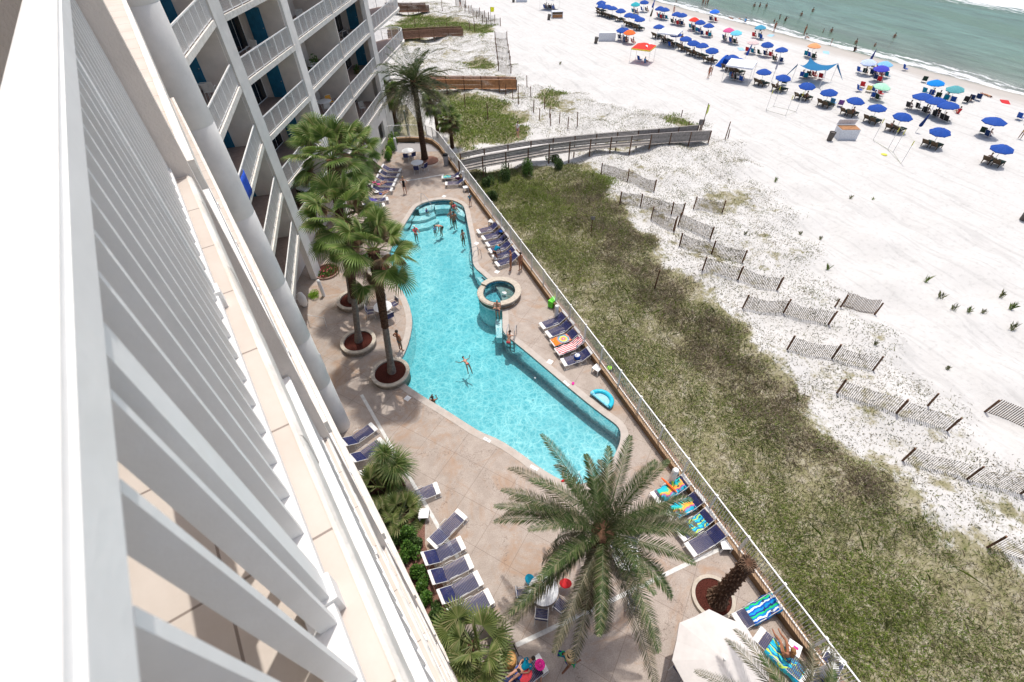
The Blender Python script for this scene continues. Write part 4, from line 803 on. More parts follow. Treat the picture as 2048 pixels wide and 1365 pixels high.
YEL = cm('flag_yellow', 225, 235, 120)
o = empty('flag', T(1399, 275), 0, 'thin pale yellow warning flag on a tall pole by the boardwalk end', 'flag'); MB().tube([(0, 0, 0), (.05, 0, 3.6)], .04, 6).build('pole', WD2, o); MB().add([(.05, 0, 3.5), (.45, .15, 3.3), (.40, .1, 2.6), (.05, 0, 2.3), (.06, .03, 3.5), (.46, .18, 3.3), (.41, .13, 2.6), (.06, .03, 2.3)], [(0, 1, 2, 3), (7, 6, 5, 4)]).build('flag_cloth', YEL, o)
o = empty('flag', T(982, 47), 0, 'small yellow flag among the distant sand fences', 'flag'); MB().tube([(0, 0, 0), (0, 0, 2.6)], .03, 5).build('pole', WD2, o); MB().add([(0, 0, 2.6), (.9, .3, 2.4), (.8, .3, 1.7), (0, 0, 1.8), (0, .04, 2.6), (.9, .34, 2.4), (.8, .34, 1.7), (0, .04, 1.8)], [(0, 1, 2, 3), (7, 6, 5, 4)]).build('flag_cloth', cm('yellow', 240, 235, 40), o)
# ================================================================ POOL FURNITURE
def make_lounger(back, sun=True):
    o = empty('pool_lounger', (0, 0, 0)); h = .34; bl = .72; c, s = math.cos(R_(back)), math.sin(R_(back)); Y0 = -.95; Yh = .25; W = .31
    hp = Vector((0, Yh, h)); tp = Vector((0, Yh+bl*c, h+bl*s)); f = MB()
    for sx in (-W, W): f.tube([(sx, Y0, h-.02), (sx, Yh, h-.02)], .017, 6)
    f.tube([(-W, Y0, h-.02), (W, Y0, h-.02)], .017, 6); f.build('frame', WHITEM, o)
    f = MB()
    for sx in (-W, W): f.tube([(sx, hp.y, hp.z), (sx, tp.y, tp.z)], .017, 6)
    f.tube([(-W, tp.y, tp.z), (W, tp.y, tp.z)], .017, 6)
    if back > 8:
        for sx in (-W+.03, W-.03): f.tube([(sx, Yh+bl*c*.65, h+bl*s*.65-.02), (sx, Yh+bl*.75, h-.08)], .012, 5)
    f.build('backrest_frame', WHITEM, o)
    for y, k_ in ((-.80, 1), (.32, 1)):
        for sx in (-W-.02, W+.02): MB().tube([(sx, y-.13, h-.03), (sx, y-.17, .02), (sx, y+.17, .02), (sx, y+.13, h-.03)], .014, 5).build('leg', WHITEM, o)
    for sx in (-W-.025, W+.025): MB().tube([(sx, -.28, h), (sx, -.2, h+.15), (sx, .1, h+.15), (sx, .2, h)], .013, 5).build('armrest', WHITEM, o)
    st = MB(); n = 17
    for j in range(n): y = Y0+.22+(Yh-Y0-.24)*j/n; st.box((0, y+.025, h+.004), (2*W, .037, .010))
    st.build('seat_straps', NAVY, o); st = MB(); n = 10; R3 = Matrix.Rotation(R_(back), 3, 'X')
    for j in range(n): q = hp.lerp(tp, (j+.3)/n*.80); st.box((0, q.y, q.z+.012), (2*W, .046, .010), rot=R3)
    st.build('back_straps', NAVY, o); m = MB()
    for j in range(3): m.box((0, Y0+.035+.066*j, h+.006), (2*W+.02, .060, .014))
    m.build('foot_band', WHITEP, o); m = MB()
    for j in range(2): q = hp.lerp(tp, .86+.09*j); m.box((0, q.y, q.z+.014), (2*W+.02, .062, .014), rot=R3)
    m.build('head_band', WHITEP, o); return o
LF = make_lounger(4); LU = make_lounger(34); used = {}
def place(proto, loc, rz, label, cat, group, scale=None):
    if proto.name not in used: used[proto.name] = 1; o = proto; o.location = loc; o.rotation_euler = (0, 0, rz); tag(o, label, cat, group); (scale and setattr(o, 'scale', (scale,)*3)); return o
    return dup(proto, loc, rz, label, group, cat, scale)
def lounger(ft, hd, label, up=True, group='navy strap loungers on the pool deck'):
    a = G(*ft, .35); b = G(*hd, .35 if not up else .5); m_ = (a+b)/2; rz = math.atan2(b.y-a.y, b.x-a.x)-math.pi/2; return place(LU if up else LF, (m_.x, m_.y, 0), rz, label, 'lounger', group)
nb = 'navy strap lounger '
LG = [((737, 860), (697, 884), nb+'by the round column, farther of two beside the drain line', 1), ((755, 890), (714, 916), nb+'by the round column, partly under the yucca', 1), ((776, 925), (738, 948), nb+'mostly hidden behind the yucca', 1), ((862, 981), (815, 1000), nb+'sticking out from behind the yucca next to the little white table', 0), ((921, 1030), (868, 1085), nb+'turned askew, first in the lower left row', 0), ((915, 1090), (855, 1119), nb+'second in the lower left row, next to the askew one', 1), ((931, 1127), (869, 1156), nb+'third in the lower left row', 1), ((949, 1161), (888, 1194), nb+'fourth in the lower left row touching the palm leaves', 1), ((970, 1198), (909, 1232), nb+'under the pale fan palm at the end of the lower left row', 1),
 ((1385, 1097), (1442, 1063), nb+'bare, by the fence next to the white box table', 1), ((1364, 1067), (1418, 1031), nb+'with a turquoise towel bundle, second by the fence', 1), ((1342, 1027), (1397, 997), nb+'with a rainbow towel, third by the fence', 1), ((1318, 992), (1366, 966), nb+'with orange and green towels under the big date palm', 1), ((1480, 1242), (1548, 1205), nb+'under a blue and green striped towel by the fence', 1), 
 ((1089, 650), (1127, 633), nb+'topmost of five by the hot tub fence', 1), ((1101, 667), (1140, 648), nb+'second of five by the hot tub fence', 1), ((1111, 684), (1151, 666), nb+'under a tie-dye towel, middle of five', 1), ((1119, 702), (1162, 682), nb+'under a red and white striped towel', 1), ((1130, 724), (1178, 706), nb+'with a white and blue bag on it', 1),
 ((961, 462), (993, 451), nb+'topmost of six above the hot tub', 1), ((970, 475), (1004, 463), nb+'second of six above the hot tub', 1), ((978, 488), (1013, 475), nb+'third of six above the hot tub', 1), ((983, 501), (1020, 488), nb+'fourth of six above the hot tub', 1), ((991, 514), (1028, 500), nb+'beside the person in turquoise', 1), ((997, 527), (1033, 512), nb+'lowest of six, behind the man in blue trunks', 1),
 ((795, 340), (770, 336), nb+'farthest of the crowded row under the hedge', 1), ((792, 350), (764, 346), nb+'second in the crowded row under the hedge', 1), ((788, 360), (758, 356), nb+'third in the crowded row under the hedge', 1), ((784, 369), (753, 366), nb+'fourth in the crowded row under the hedge', 1), ((779, 379), (748, 376), nb+'nearest of the crowded row, beside the pink caps', 1), ((771, 398), (737, 400), nb+'with a purple towel by the palm leaves', 1), ((764, 410), (730, 414), nb+'nearest the pool among the hedge loungers', 1),
 ((887, 354), (920, 349), nb+'with a turquoise towel near the steel bin', 1), ((894, 367), (928, 362), nb+'with bags on it near the steel bin', 1), ((1066, 1340), (1022, 1372), nb+'at the bottom edge heaped with swim gear', 1)]
LO = [lounger(a, b, l, u_) for a, b, l, u_ in LG]
def make_chair():
    o = empty('patio_chair', (0, 0, 0)); 
    for sx in (-.25, .25): MB().tube([(sx, -.24, 0), (sx, -.26, .6), (sx, -.15, .64), (sx, .16, .62), (sx, .24, .9)], .014, 5).build('side_frame', WHITEM, o); MB().tube([(sx, .28, 0), (sx, .16, .62)], .013, 5).build('leg', WHITEM, o)
    m = MB(); m.tube([(-.25, .24, .9), (.25, .24, .9)], .014, 5); m.tube([(-.25, -.24, .42), (.25, -.24, .42)], .013, 5); m.build('cross_bars', WHITEM, o); m = MB()
    for j in range(8): m.box((0, -.22+.055*j, .425), (.49, .043, .01))
    m.build('seat_straps', NAVY, o); m = MB()
    for j in range(8): m.box((0, .195+.010*j, .50+.05*j), (.49, .012, .04))
    m.build('back_straps', NAVY, o); return o
def make_table(r=.6, hole=True):
    o = empty('patio_table', (0, 0, 0)); m = MB(); m.lathe([(.03, .72), (r-.03, .72), (r, .705), (r-.02, .69), (.03, .695)], 36, cap=False); m.build('tabletop', WHITEP, o, True)
    for a in (45, 135, 225, 315): MB().tube([(r*.75*math.cos(R_(a)), r*.75*math.sin(R_(a)), .69), (r*.6*math.cos(R_(a)), r*.6*math.sin(R_(a)), 0)], .02, 6).build('leg', WHITEM, o)
    return o
def make_side():
    o = empty('side_table', (0, 0, 0)); m = MB(); m.box((0, 0, .41), (.46, .46, .035)); m.box((0, 0, .385), (.40, .40, .02)); m.build('tabletop', WHITEP, o)
    for x in (-1, 1):
        for y in (-1, 1): MB().bar((x*.19, y*.19, .375), (x*.21, y*.21, 0), .05).build('leg', WHITEP, o)
    return o
CH = make_chair(); TB = make_table(); SD = make_side()
def table_set(px, py, label, cl, angs, z=0, group='round white tables on the deck'):
    p = G(px, py, .72); c = Vector((p.x, p.y, 0)); place(TB, c, random.uniform(0, 1), label, 'table', group)
    for i, a in enumerate(angs): q = c+Vector((math.cos(R_(a)), math.sin(R_(a)), 0))*.86; place(CH, q, R_(a)-math.pi/2, 'navy patio chair, '+cl[i], 'chair', 'patio chairs on the deck')
table_set(765, 613, 'round white table between the two front fan palms', ['left of the table between the palms', 'pool side of the table between the palms', 'near side of the table between the palms', 'far side of the table between the palms'], [170, 20, 285, 80])
table_set(815, 301, 'round white table farthest away near the hedge', ['right half of the pair before the farthest table', 'left half of the pair before the farthest table'], [290, 245])
table_set(834, 325, 'round grey looking table in the far palm shadow', ['with navy seat below the shaded far table', 'right of the shaded far table'], [250, 305])
table_set(1087, 1180, 'round white table under the left side of the big date palm', ['with turquoise cloth, left of the table under the palm', 'lower left of the table under the palm', 'lower right of the table under the palm', 'with a red towel, upper right of the table under the palm'], [165, 240, 300, 40])
table_set(1253, 1112, 'round white table right of the big date palm trunk', ['upper left of the table right of the trunk', 'upper right of the table right of the trunk'], [100, 40])
place(CH, G(1357, 1345, 0), R_(100), 'white framed navy patio chair, beside the big white umbrella', 'chair', 'patio chairs on the deck'); place(CH, G(1262, 1212, 0), R_(60), 'patio chair almost hidden by fronds at the drain line', 'chair', 'patio chairs on the deck')
for (x, y, l) in [(850, 1035, 'small white plastic side table near the yucca'), (1193, 745, 'small white side table below the row of five loungers'), (1447, 1096, 'white box shaped side table at the drain line by the fence'), (984, 451, 'small white side table above the row of six loungers'), (932, 383, 'small white side table near the far bollard light'), (1580, 1302, 'white side table with a pink phone by the sunbather')]: place(SD, G(x, y, 0), random.uniform(0, 1.5) if x != 1580 else .5, l, 'side table', 'small white side tables')
# towels
def towel(lo, m, label, y0=-.6, y1=.85, w=.68, z=.365, back=34, up=True, k_=14, name='towel'):
    o = empty(name, lo.location, lo.rotation_euler.z, label, 'towel', 'towels on the loungers'); V = []; F = []; nx = 9
    for i in range(k_+1):
        y = y0+(y1-y0)*i/k_; d = max(0, y-.25) if up else 0; yy = min(y, .25)+d*math.cos(R_(back)) if up else y; zz = z+d*math.sin(R_(back))
        for j in range(nx+1):
            x = -w/2+w*j/nx; e = max(0, abs(x)-.31); V.append((x+.02*math.sin(i*1.1), yy, zz+.012*math.sin(i*1.7+j)+.008*math.sin(j*2.3)-e*2.2))
    F = [(i*(nx+1)+j, i*(nx+1)+j+1, (i+1)*(nx+1)+j+1, (i+1)*(nx+1)+j) for i in range(k_) for j in range(nx)]; mb = MB(); mb.v = V; mb.f = F; ob = mb.build('cloth', m, o, 2, False); md = ob.modifiers.new('thickness', 'SOLIDIFY'); md.thickness = .012; return o
def towelmat(name, fn):
    k = NB(name); tc = k.N('ShaderNodeTexCoord').outputs['Object']; k.col(fn(k, tc)); k.b.inputs['Roughness'].default_value = .9; return k.m
def stripes(scale, cols, axis=1, wob=0.):
    def fn(k, tc):
        s = k.N('ShaderNodeSeparateXYZ', i0=tc); v = s.outputs[axis]
        if wob: v = k.math('MULTIPLY_ADD', k.noise(3., 2, .5, tc), wob, v)
        v = k.math('FRACT', k.math('MULTIPLY', v, scale)); n = len(cols); return k.ramp(v, [(i/n, c) for i, c in enumerate(cols)], 'CONSTANT')
    return fn
def tie(k, tc):
    s = k.N('ShaderNodeVectorMath', operation='SUBTRACT', i0=tc, i1=(0, -.15, .37)); ln = k.N('ShaderNodeVectorMath', operation='LENGTH', i0=s.outputs[0]).outputs['Value']; v = k.math('ADD', k.math('MULTIPLY', ln, 1.9), k.math('MULTIPLY', k.noise(6., 3, .6, tc), .35)); return k.ramp(v, [(.15, lin((235, 220, 190))), (.35, lin((235, 60, 130))), (.55, lin((240, 215, 60))), (.75, lin((0, 150, 190))), (1., lin((240, 120, 30)))])
def rain(k, tc):
    v = k.math('ADD', k.N('ShaderNodeSeparateXYZ', i0=tc).outputs[0], k.math('MULTIPLY', k.noise(2.2, 2, .5, tc), 1.1)); return k.ramp(v, [(.25, lin((30, 180, 210))), (.42, lin((60, 200, 150))), (.52, lin((250, 160, 60))), (.6, lin((250, 190, 70))), (.68, lin((200, 40, 140))), (.8, lin((20, 170, 200)))])
TM = dict(red=towelmat('towel_red_stripe', stripes(8, [lin((185, 30, 50)), lin((235, 225, 222))], 0)), blue=towelmat('towel_blue_stripe', stripes(2.6, [lin((0, 90, 190)), lin((0, 150, 215)), lin((20, 60, 160)), lin((30, 200, 110)), lin((0, 130, 200)), lin((230, 240, 240))], 0, .25)), tie=towelmat('towel_tie_dye', tie), rain=towelmat('towel_rainbow', rain), turq=towelmat('towel_turquoise', stripes(4, [lin((0, 165, 205)), lin((60, 200, 210)), lin((0, 120, 180)), lin((190, 220, 90))], 0, .4)))
towel(LO[13], TM['blue'], 'crumpled blue and green striped beach towel', -.35, .95, .74); towel(LO[16], TM['tie'], 'rainbow tie-dye towel on a lounger', -.9, .3, .62, up=False); towel(LO[17], TM['red'], 'red and white striped towel over a whole lounger', -.9, .95, .66)
towel(LO[11], TM['rain'], 'multicoloured swirl towel hanging off a lounger', -.6, .45, .7); towel(LO[10], TM['turq'], 'bunched turquoise towel on a lounger by the fence', -.3, .5, .6); towel(LO[12], cm_ if 0 else TM['rain'], 'orange and green towel under the date palm fronds', -.6, .7, .66); towel(LO[32], TM['turq'], 'turquoise towel tossed on a far lounger', -.8, -.1, .5, up=False)
towel(LO[30], cm('purple', 90, 80, 150), 'purple towel on a lounger by the palm leaves', 0, .8, .6)
# sunbather's lounger, seen lower right
ls = lounger((1527, 1277), (1598, 1342), nb+'of the blonde sunbather, white banded end up', 0); towel(ls, TM['turq'], 'turquoise and yellow towel the blonde sunbather sits on', -.45, .9, .8, up=False)
lo = lounger((1668, 1322), (1640, 1376), nb+'at the bottom right corner beside the white bollard', 1)
# bags and small things
def blob(p, d, m, name, label, cat, group=None, rz=0., z=0.):
    o = MB().ell((0, 0, d[2]), d, 14, 9).build(name, m, None, True); o.location = (p.x, p.y, z); o.rotation_euler = (0, 0, rz); return tag(o, label, cat, group)
def bag(p, z, m, m2, label, s=1.):
    o = empty('beach_bag', (p.x, p.y, z), .4, label, 'bag'); MB().lathe([(.13*s, 0), (.19*s, .03), (.2*s, .2*s), (.17*s, .25*s)], 14).build('bag_body', m, o, True); MB().ell((0, 0, .27*s), (.17*s, .15*s, .07*s), 10, 6).build('bag_contents', m2, o, True); h_ = MB().tube([(-.15*s, 0, .2*s), (-.1*s, 0, .42*s), (.1*s, 0, .42*s), (.15*s, 0, .2*s)], .012, 5); h_.build('handle', m, o)
bag(G(1154, 716, .4), .36, CBLUE, WHITEP, 'blue bag with white contents on the lowest lounger of five'); bag(G(1002, 468, .4), .36, BLK, CBLUE, 'dark bag on the second of six loungers'); bag(G(1010, 480, .4), .36, cm('navy', 20, 30, 70), BLK, 'navy bag on the third of six loungers'); bag(G(1218, 742, 0), 0, BLK, cm('lime', 160, 230, 40), 'black rucksack with lime trim hanging on the fence')
bag(G(915, 358, .4), .36, cm('plum', 90, 50, 80), WHITEP, 'plum bag on a far lounger'); bag(G(740, 372, .4), .3, cm('mauve', 120, 70, 130), WHITEP, 'mauve bag beside the crowded loungers')
bag(G(1018, 1322, 0), 0, cm('straw', 200, 150, 90), cm('straw2', 215, 170, 110), 'round straw basket with tan lid by the palm leaves', 1.5)
GRN = cm('net_green', 110, 215, 70); o = empty('pool_net_bag', G(1105, 612, 0), .5, 'bright green mesh toy bag against the fence', 'bag'); MB().box((0, 0, .3), (.6, .35, .55)).build('mesh_bag', GRN, o); MB().tube([(.25, 0, .55), (.7, .25, .95)], .02, 5).build('handle', cm('yellow', 240, 235, 40), o)
blob(G(1116, 634, 0), (.16, .16, .16), WHITEP, 'rubber_ring', 'white ring by the green mesh bag', 'ring')
TQ = cm('float_turquoise', 50, 185, 210, .3); o = empty('pool_float', G(1204, 800, .1), R_(-72), 'turquoise D shaped inflatable float lying on the deck', 'float'); MB().tube([(.62*math.cos(R_(a)), .56*math.sin(R_(a))-.1, .10) for a in range(-5, 186, 12)], .13, 12).build('ring', TQ, o, True); MB().tube([(-.62, -.15, .09), (.62, -.15, .09)], .08, 10).build('seat_bar', cm('float_pale', 130, 205, 225, .3), o, True); MB().prism([(.5*math.cos(R_(a)), .44*math.sin(R_(a))-.1) for a in range(0, 181, 15)], .05, .07).build('mesh_seat', cm('float_net', 150, 195, 205), o); MB().ell((-.62, -.1, .1), (.14, .17, .13), 10, 7).build('end_cap', cm('float_pale', 130, 205, 225, .3), o, True)
# bollards, bins, rails
def bollard(p, h, r, label, m=WHITEP, group='white bollard lights'):
    o = empty('bollard_light', p, 0, label, 'bollard', group); MB().lathe([(r, 0), (r, h*.86)], 18).build('post', m, o, True); MB().lathe([(r*1.05, h*.86), (r*1.08, h*.95), (r*.8, h*1.03), (.02, h*1.06)], 18).build('cap', m, o, True)
for x, y, h, r, l in [(1635, 1350, 1.35, .17, 'large white round topped bollard by the fence at the bottom'), (1340, 968, 1.3, .15, 'white bollard among the towels under the date palm'), (1112, 640, 1.2, .13, 'white bollard behind the green mesh bag'), (928, 368, 1.2, .13, 'white bollard by the far loungers at the fence'), (793, 300, 1.2, .13, 'white bollard beside the far hedge'), (648, 592, 1.35, .11, 'white bollard near the lime bush'), (649, 738, 1.3, .11, 'white bollard half hidden behind the round column')]: bollard(G(x, y, 0), h, r, l)
o = empty('trash_bin', G(893, 330, 0), 0, 'tall steel litter bin at the far fence', 'bin'); MB().lathe([(.26, 0), (.26, .95)], 22).build('body', GREYM, o, True); MB().lathe([(.27, .95), (.2, 1.1), (.05, 1.12)], 22).build('lid', BLK, o, True)
o = empty('trash_bin', G(907, 330, 0), 0, 'darker litter bin right of the steel one', 'bin'); MB().lathe([(.2, 0), (.22, .8)], 18).build('body', BLK, o, True); MB().lathe([(.23, .8), (.1, .9)], 18).build('lid', GREYM, o)
o = empty('urn', G(610, 612, 0), 0, 'white urn shaped vessel with a hoop by the round column', 'urn'); MB().lathe([(.14, 0), (.26, .25), (.28, .7), (.16, 1.1), (.1, 1.15)], 20).build('body', STUCCO, o, True); MB().tube([(.2*math.cos(R_(a))-.25, .0, .9+.2*math.sin(R_(a))) for a in range(0, 361, 30)], .02, 6).build('hoop', WHITEM, o)
o = empty('equipment_cabinet', G(775, 798-20, 0)+Vector((-4.2, 0, 0)), .3, 'grey metal cabinet tucked behind the round column', 'cabinet'); MB().box((0, 0, .5), (.5, .5, 1.)).build('body', GREYM, o); MB().box((.26, 0, .5), (.02, .4, .9)).build('door', WHITEM, o)
def handrail(pts, label, name='handrail', m=GREYM):
    P = [G(x, y, z) if len(q_) == 3 else None for q_ in pts for x, y, z in [q_]]; c = P[0].copy(); o = empty(name, (c.x, c.y, 0), 0, label, 'handrail'); c.z = 0; MB().tube([p-c for p in P], .022, 8).build('tube', m, o, True); return o
handrail([(842, 403, 0), (842, 387, .9), (848, 389, .95), (862, 409, .3), (864, 414, -.5)], 'bent steel handrail at the far pool steps')
def ladder(px, dx, rz, label):
    p = G(*px, 0); o = empty('pool_ladder', p, rz, label, 'ladder', 'steel pool ladders')
    for sx in (-.24, .24): MB().tube([(sx, .45, 0), (sx, .40, .75), (sx, .25, .9), (sx, -.15, .8), (sx, -.35, .3), (sx, -.35, -.9)], .022, 8).build('rail', GREYM, o, True)
    for z in (-.25, -.55, -.85): MB().box((0, -.35, z), (.48, .08, .02)).build('tread', GREYM, o)
ladder((950, 517), 0, R_(-80), 'steel ladder on the right pool edge above the hot tub'); ladder((1023, 676), 0, R_(-35), 'steel ladder below the hot tub beside the climbing bather'); ladder((1148, 972), 0, R_(170), 'steel ladder at the lower end of the pool under the fronds')
handrail([(615, 638, 0), (615, 630, .9), (648, 636, .9), (653, 655, 0)], 'white handrail beside the steps behind the column', m=WHITEM)
def drain(pts, label):
    o = empty('drain_channel', (0, 0, 0), 0, label, 'drain'); P = [G(x, y, .009) for x, y in pts]; m = MB(); g = MB()
    for a, b in zip(P[:-1], P[1:]): m.bar(a, b, .17, .012)
    m.build('channel', mat('drain_white', (.62, .61, .58), .7, .12, 6), o)
drain([(735, 820), (723, 790)][::-1], 'short start of the white drain line') if 0 else drain([(723, 790), (788, 904), (848, 1004), (880, 1060), (916, 1116)], 'long white drain channel from the planters past the yucca'); drain([(1032, 1291), (1219.6, 1203), (1359, 1135.5), (1440, 1098)], 'white drain channel under the big date palm'); drain([(798, 364), (840, 358), (888, 349)], 'thin white drain line across the far deck'); drain([(762, 402), (775, 385), (795, 355)], 'short drain line beside the crowded loungers')
for i, (x, y) in enumerate([(1103+5, 726), (815, 797), (888, 393), (953, 487), (994, 544), (1100, 724)]):
    if i: tag(MB().box(G(x, y, .008), (.32, .32, .012), rz=.6).build('skimmer_lid', WHITEP), 'square white skimmer lid in the deck, '+['', 'at the foot of the jutting planter', 'at the far end of the pool', 'beside the six loungers', 'just above the hot tub', 'beside the row of five loungers'][i], 'skimmer lid', 'skimmer lids')
o = empty('shower_mat', G(817, 283, .01), -.5, 'dark rubber mat at the foot of the green shower pole', 'mat'); MB().box((0, 0, .01), (1.6, .9, .02)).build('mat', BLK, o)
o = empty('shower_pole', G(818, 280, 0), 0, 'slender green pole with a white ball top at the far end', 'pole'); MB().tube([(0, 0, 0), (0, 0, 2.9)], .07, 8).build('pole', cm('polegreen', 120, 135, 120), o); MB().ell((0, 0, 2.98), (.1, .1, .1)).build('ball', WHITEP, o, True)
tag(MB().sheet([[tuple(G(*q).xy) for q in [(778, 300), (800, 278), (850, 277), (880, 288), (893, 303), (845, 304), (800, 306)]]], .005).build('grey_pavers', mat('paver_grey', (.33, .31, .31), .85, .1, 12)), kind='structure')
# big white umbrella at the bottom, octagonal
def umbrella(o, R, h, m, sag=.14, n=8, pole=WHITEM, pr=.02, flap=.12, top=.5):
    V = [(0, 0, h+top)]; F = []; rings = 5
    for i in range(1, rings+1):
        t = i/rings
        for j in range(n*4):
            a = 2*math.pi*j/(n*4); s_ = abs(math.cos(a*n/2)); rr = R*t*(math.cos(math.pi/n)/math.cos((a % (2*math.pi/n))-math.pi/n))*(1-.015*(1-s_)); V.append((rr*math.cos(a), rr*math.sin(a), h+top*(1-t**1.6)-.02*(1-s_)*t))
    N4 = n*4
    for j in range(N4): F.append((0, 1+j, 1+(j+1) % N4))
    for i in range(rings-1):
        for j in range(N4): F.append((1+i*N4+j, 1+(i+1)*N4+j, 1+(i+1)*N4+(j+1) % N4, 1+i*N4+(j+1) % N4))
    if flap:
        b = len(V); V += [(V[1+(rings-1)*N4+j][0]*1.005, V[1+(rings-1)*N4+j][1]*1.005, h-flap*(.75+.25*abs(math.cos(2*math.pi*j/N4*n)))) for j in range(N4)]; F += [(1+(rings-1)*N4+j, b+j, b+(j+1) % N4, 1+(rings-1)*N4+(j+1) % N4) for j in range(N4)]
    mb = MB(); mb.v = V; mb.f = F; c = mb.build('canopy', m, o, False, False)
    MB().tube([(0, 0, 0), (0, 0, h+top+.06)], pr, 6).build('pole', pole, o); MB().ell((0, 0, h+top+.05), (.05, .05, .06), 8, 5).build('finial', BLK if R > 2 else pole, o); return c
pw = at_h(None, 1449, 1320, 2.7); o = empty('market_umbrella', (pw.x, pw.y, 0), .35, 'big off-white octagonal umbrella at the bottom of the picture', 'umbrella'); CANV = mat('canvas_white', (.62, .585, .56), .85, .04, 3, .1)
umbrella(o, 1.62, 2.3, CANV, pr=.03, flap=.07, top=.36); MB().lathe([(.32, 2.60), (.05, 2.70)], 16, cap=False).build('vent_cap', CANV, o); MB().lathe([(.3, 0), (.3, .1), (.05, .14)], 18).build('base', WHITEP, o)
# big furniture on the balconies
def tplace(proto, loc, rz, label, cat, group, sc_2=None, m=None):
    o = dup(proto, loc, rz, label, group, cat, sc_2)
    if m:
        for n_ in ('seat_straps', 'back_straps'): remat(o, n_, m)
    return o
def BQ(Q, a, d, z): return Q(a, d, z)
WS = mat('white_strap', (.66, .65, .62), .6, .06, 8)
tplace(LU, Q2(12.0, 1.75, 13.05), R_(200), 'white strap lounger on the balcony behind the round column', 'lounger', None, None, WS); tplace(CH, Q2(11.2, 1.0, 13.05), R_(170), 'white strap chair on the balcony behind the round column', 'chair', None, None, WS); tplace(SD, Q2(11.4, 1.9, 13.05), 0, 'little white table next to the balcony lounger', 'side table', None)
def grill(Q, a, d, z, label):
    o = empty('barbecue', Q(a, d, z), .4, label, 'barbecue'); MB().ell((0, 0, .75), (.3, .3, .22)).build('bowl', BLK, o, True)
    for t in (0, 120, 240): MB().tube([(.15*math.cos(R_(t)), .15*math.sin(R_(t)), .6), (.3*math.cos(R_(t)), .3*math.sin(R_(t)), 0)], .02, 5).build('leg', GREYM, o)
grill(Q2, 11.9, 1.9, 9.98, 'black barbecue on a shaded balcony beside the column')
RED = cm('red_cushion', 170, 40, 50); 
def sofa(Q, a, d, z, rz, m, label, w=1.9):
    o = empty('sofa', Q(a, d, z), rz, label, 'sofa'); MB().box((0, 0, .25), (w, .75, .3)).build('base', BLK, o)
    for k_ in (-1, 1): MB().box((k_*w/4, -.05, .47), (w/2-.06, .66, .13)).build('cushion', m, o); MB().box((k_*w/4, .3, .75), (w/2-.06, .16, .5)).build('back_cushion', m, o)
sofa(Q4, 4.2, 1.7, 3.84, R_(-60), RED, 'red cushioned dark sofa on the low balcony behind the palms'); sofa(Q3, 4.4, 1.5, 3.84, R_(-60), WHITEP, 'pale cushioned dark seat on the lowest balcony by the blue door', 1.0)
tplace(TB, Q4(4.6, 1.5, 6.9), 0, 'round table on the balcony with a yellow chair', 'table', None); o = tplace(CH, Q4(5.3, 1.3, 6.9), R_(20), 'yellow chair on a balcony', 'chair', None, None, cm('chair_yellow', 235, 170, 30)); tplace(CH, Q4(3.9, 1.1, 6.9), R_(190), 'white chair left of the balcony table', 'chair', None, None, WS); tplace(CH, Q4(4.5, 2.3, 6.9), R_(100), 'white chair behind the balcony table', 'chair', None, None, WS)
for i, (Q, a, z, l) in enumerate([(Q4, 3.9, 9.98, 'white chair on the middle balcony near the potted plants'), (Q4, 4.5, 13.05, 'white chair on the upper balcony next to the pier'), (Q5, 4.6, 9.98, 'dark chair on a balcony by the sliding door'), (Q5, 5.4, 9.98, 'second dark chair on the same balcony'), (Q3, 4.0, 13.05, 'folded chair on the balcony with the open sliding door'), (Q5, 5.2, 3.84, 'chair on the lowest balcony left of the blue door')]): tplace(CH, Q(a, 1.4, z), R_(120+50*i), l, 'chair', None, None, BLK if 'dark' in l else WS)
def pot(Q, a, d, z, label, i): o = empty('potted_plant', Q(a, d, z), 0, label, 'potted plant'); MB().lathe([(.14, 0), (.2, .35)], 14).build('pot', WHITEP if i % 2 else TANW, o, True); shrub(None, .4, .9, 300, HEDG, '', 300+i, .07, parent=o)
pot(Q4, 4.3, 1.6, 9.98, 'potted plant on the middle balcony', 0); pot(Q4, 5.2, 1.5, 9.98, 'second potted plant on the middle balcony', 1); pot(Q3, 2.6, 1.2, 3.84, 'dark leafy pot on the lowest balcony left side', 2); pot(Q3, 3.3, 1.0, 3.84, 'large potted plant on the lowest balcony', 3); pot(Q5, 6.5, 1.6, 6.9, 'pot hung by the blue door', 4)
tq = Q2(7.0, .04, 9.98+.55); o = empty('hanging_towel', Q2(6.75, -.02, 9.98+.5), math.atan2(1.8, 12.9)*-1, 'blue towel hung over a balcony rail next to the round column', 'towel'); m1 = MB()
V = []; 
for i in range(9):
    for j in range(5): V.append((.02*math.sin(i*1.3), -.75+1.5*i/8, .5-1.05*j/4)); 
m1.v = V; m1.f = [(i*5+j, i*5+j+1, (i+1)*5+j+1, (i+1)*5+j) for i in range(8) for j in range(4)]; ob = m1.build('cloth', cm('royal_blue', 45, 85, 190), o, True, False); ob.modifiers.new('t', 'SOLIDIFY').thickness = .02
# guitar on a lounger, chair debris
o = empty('guitar', G(1042, 1322, .3), R_(5), 'small dark stringed instrument standing beside the bottom lounger', 'guitar'); MB().ell((0, 0, .0), (.13, .2, .05), 12, 6).build('body', cm('guitar_grey', 90, 90, 98), o, True); MB().box((0, .38, .02), (.05, .45, .03)).build('neck', BLK, o)
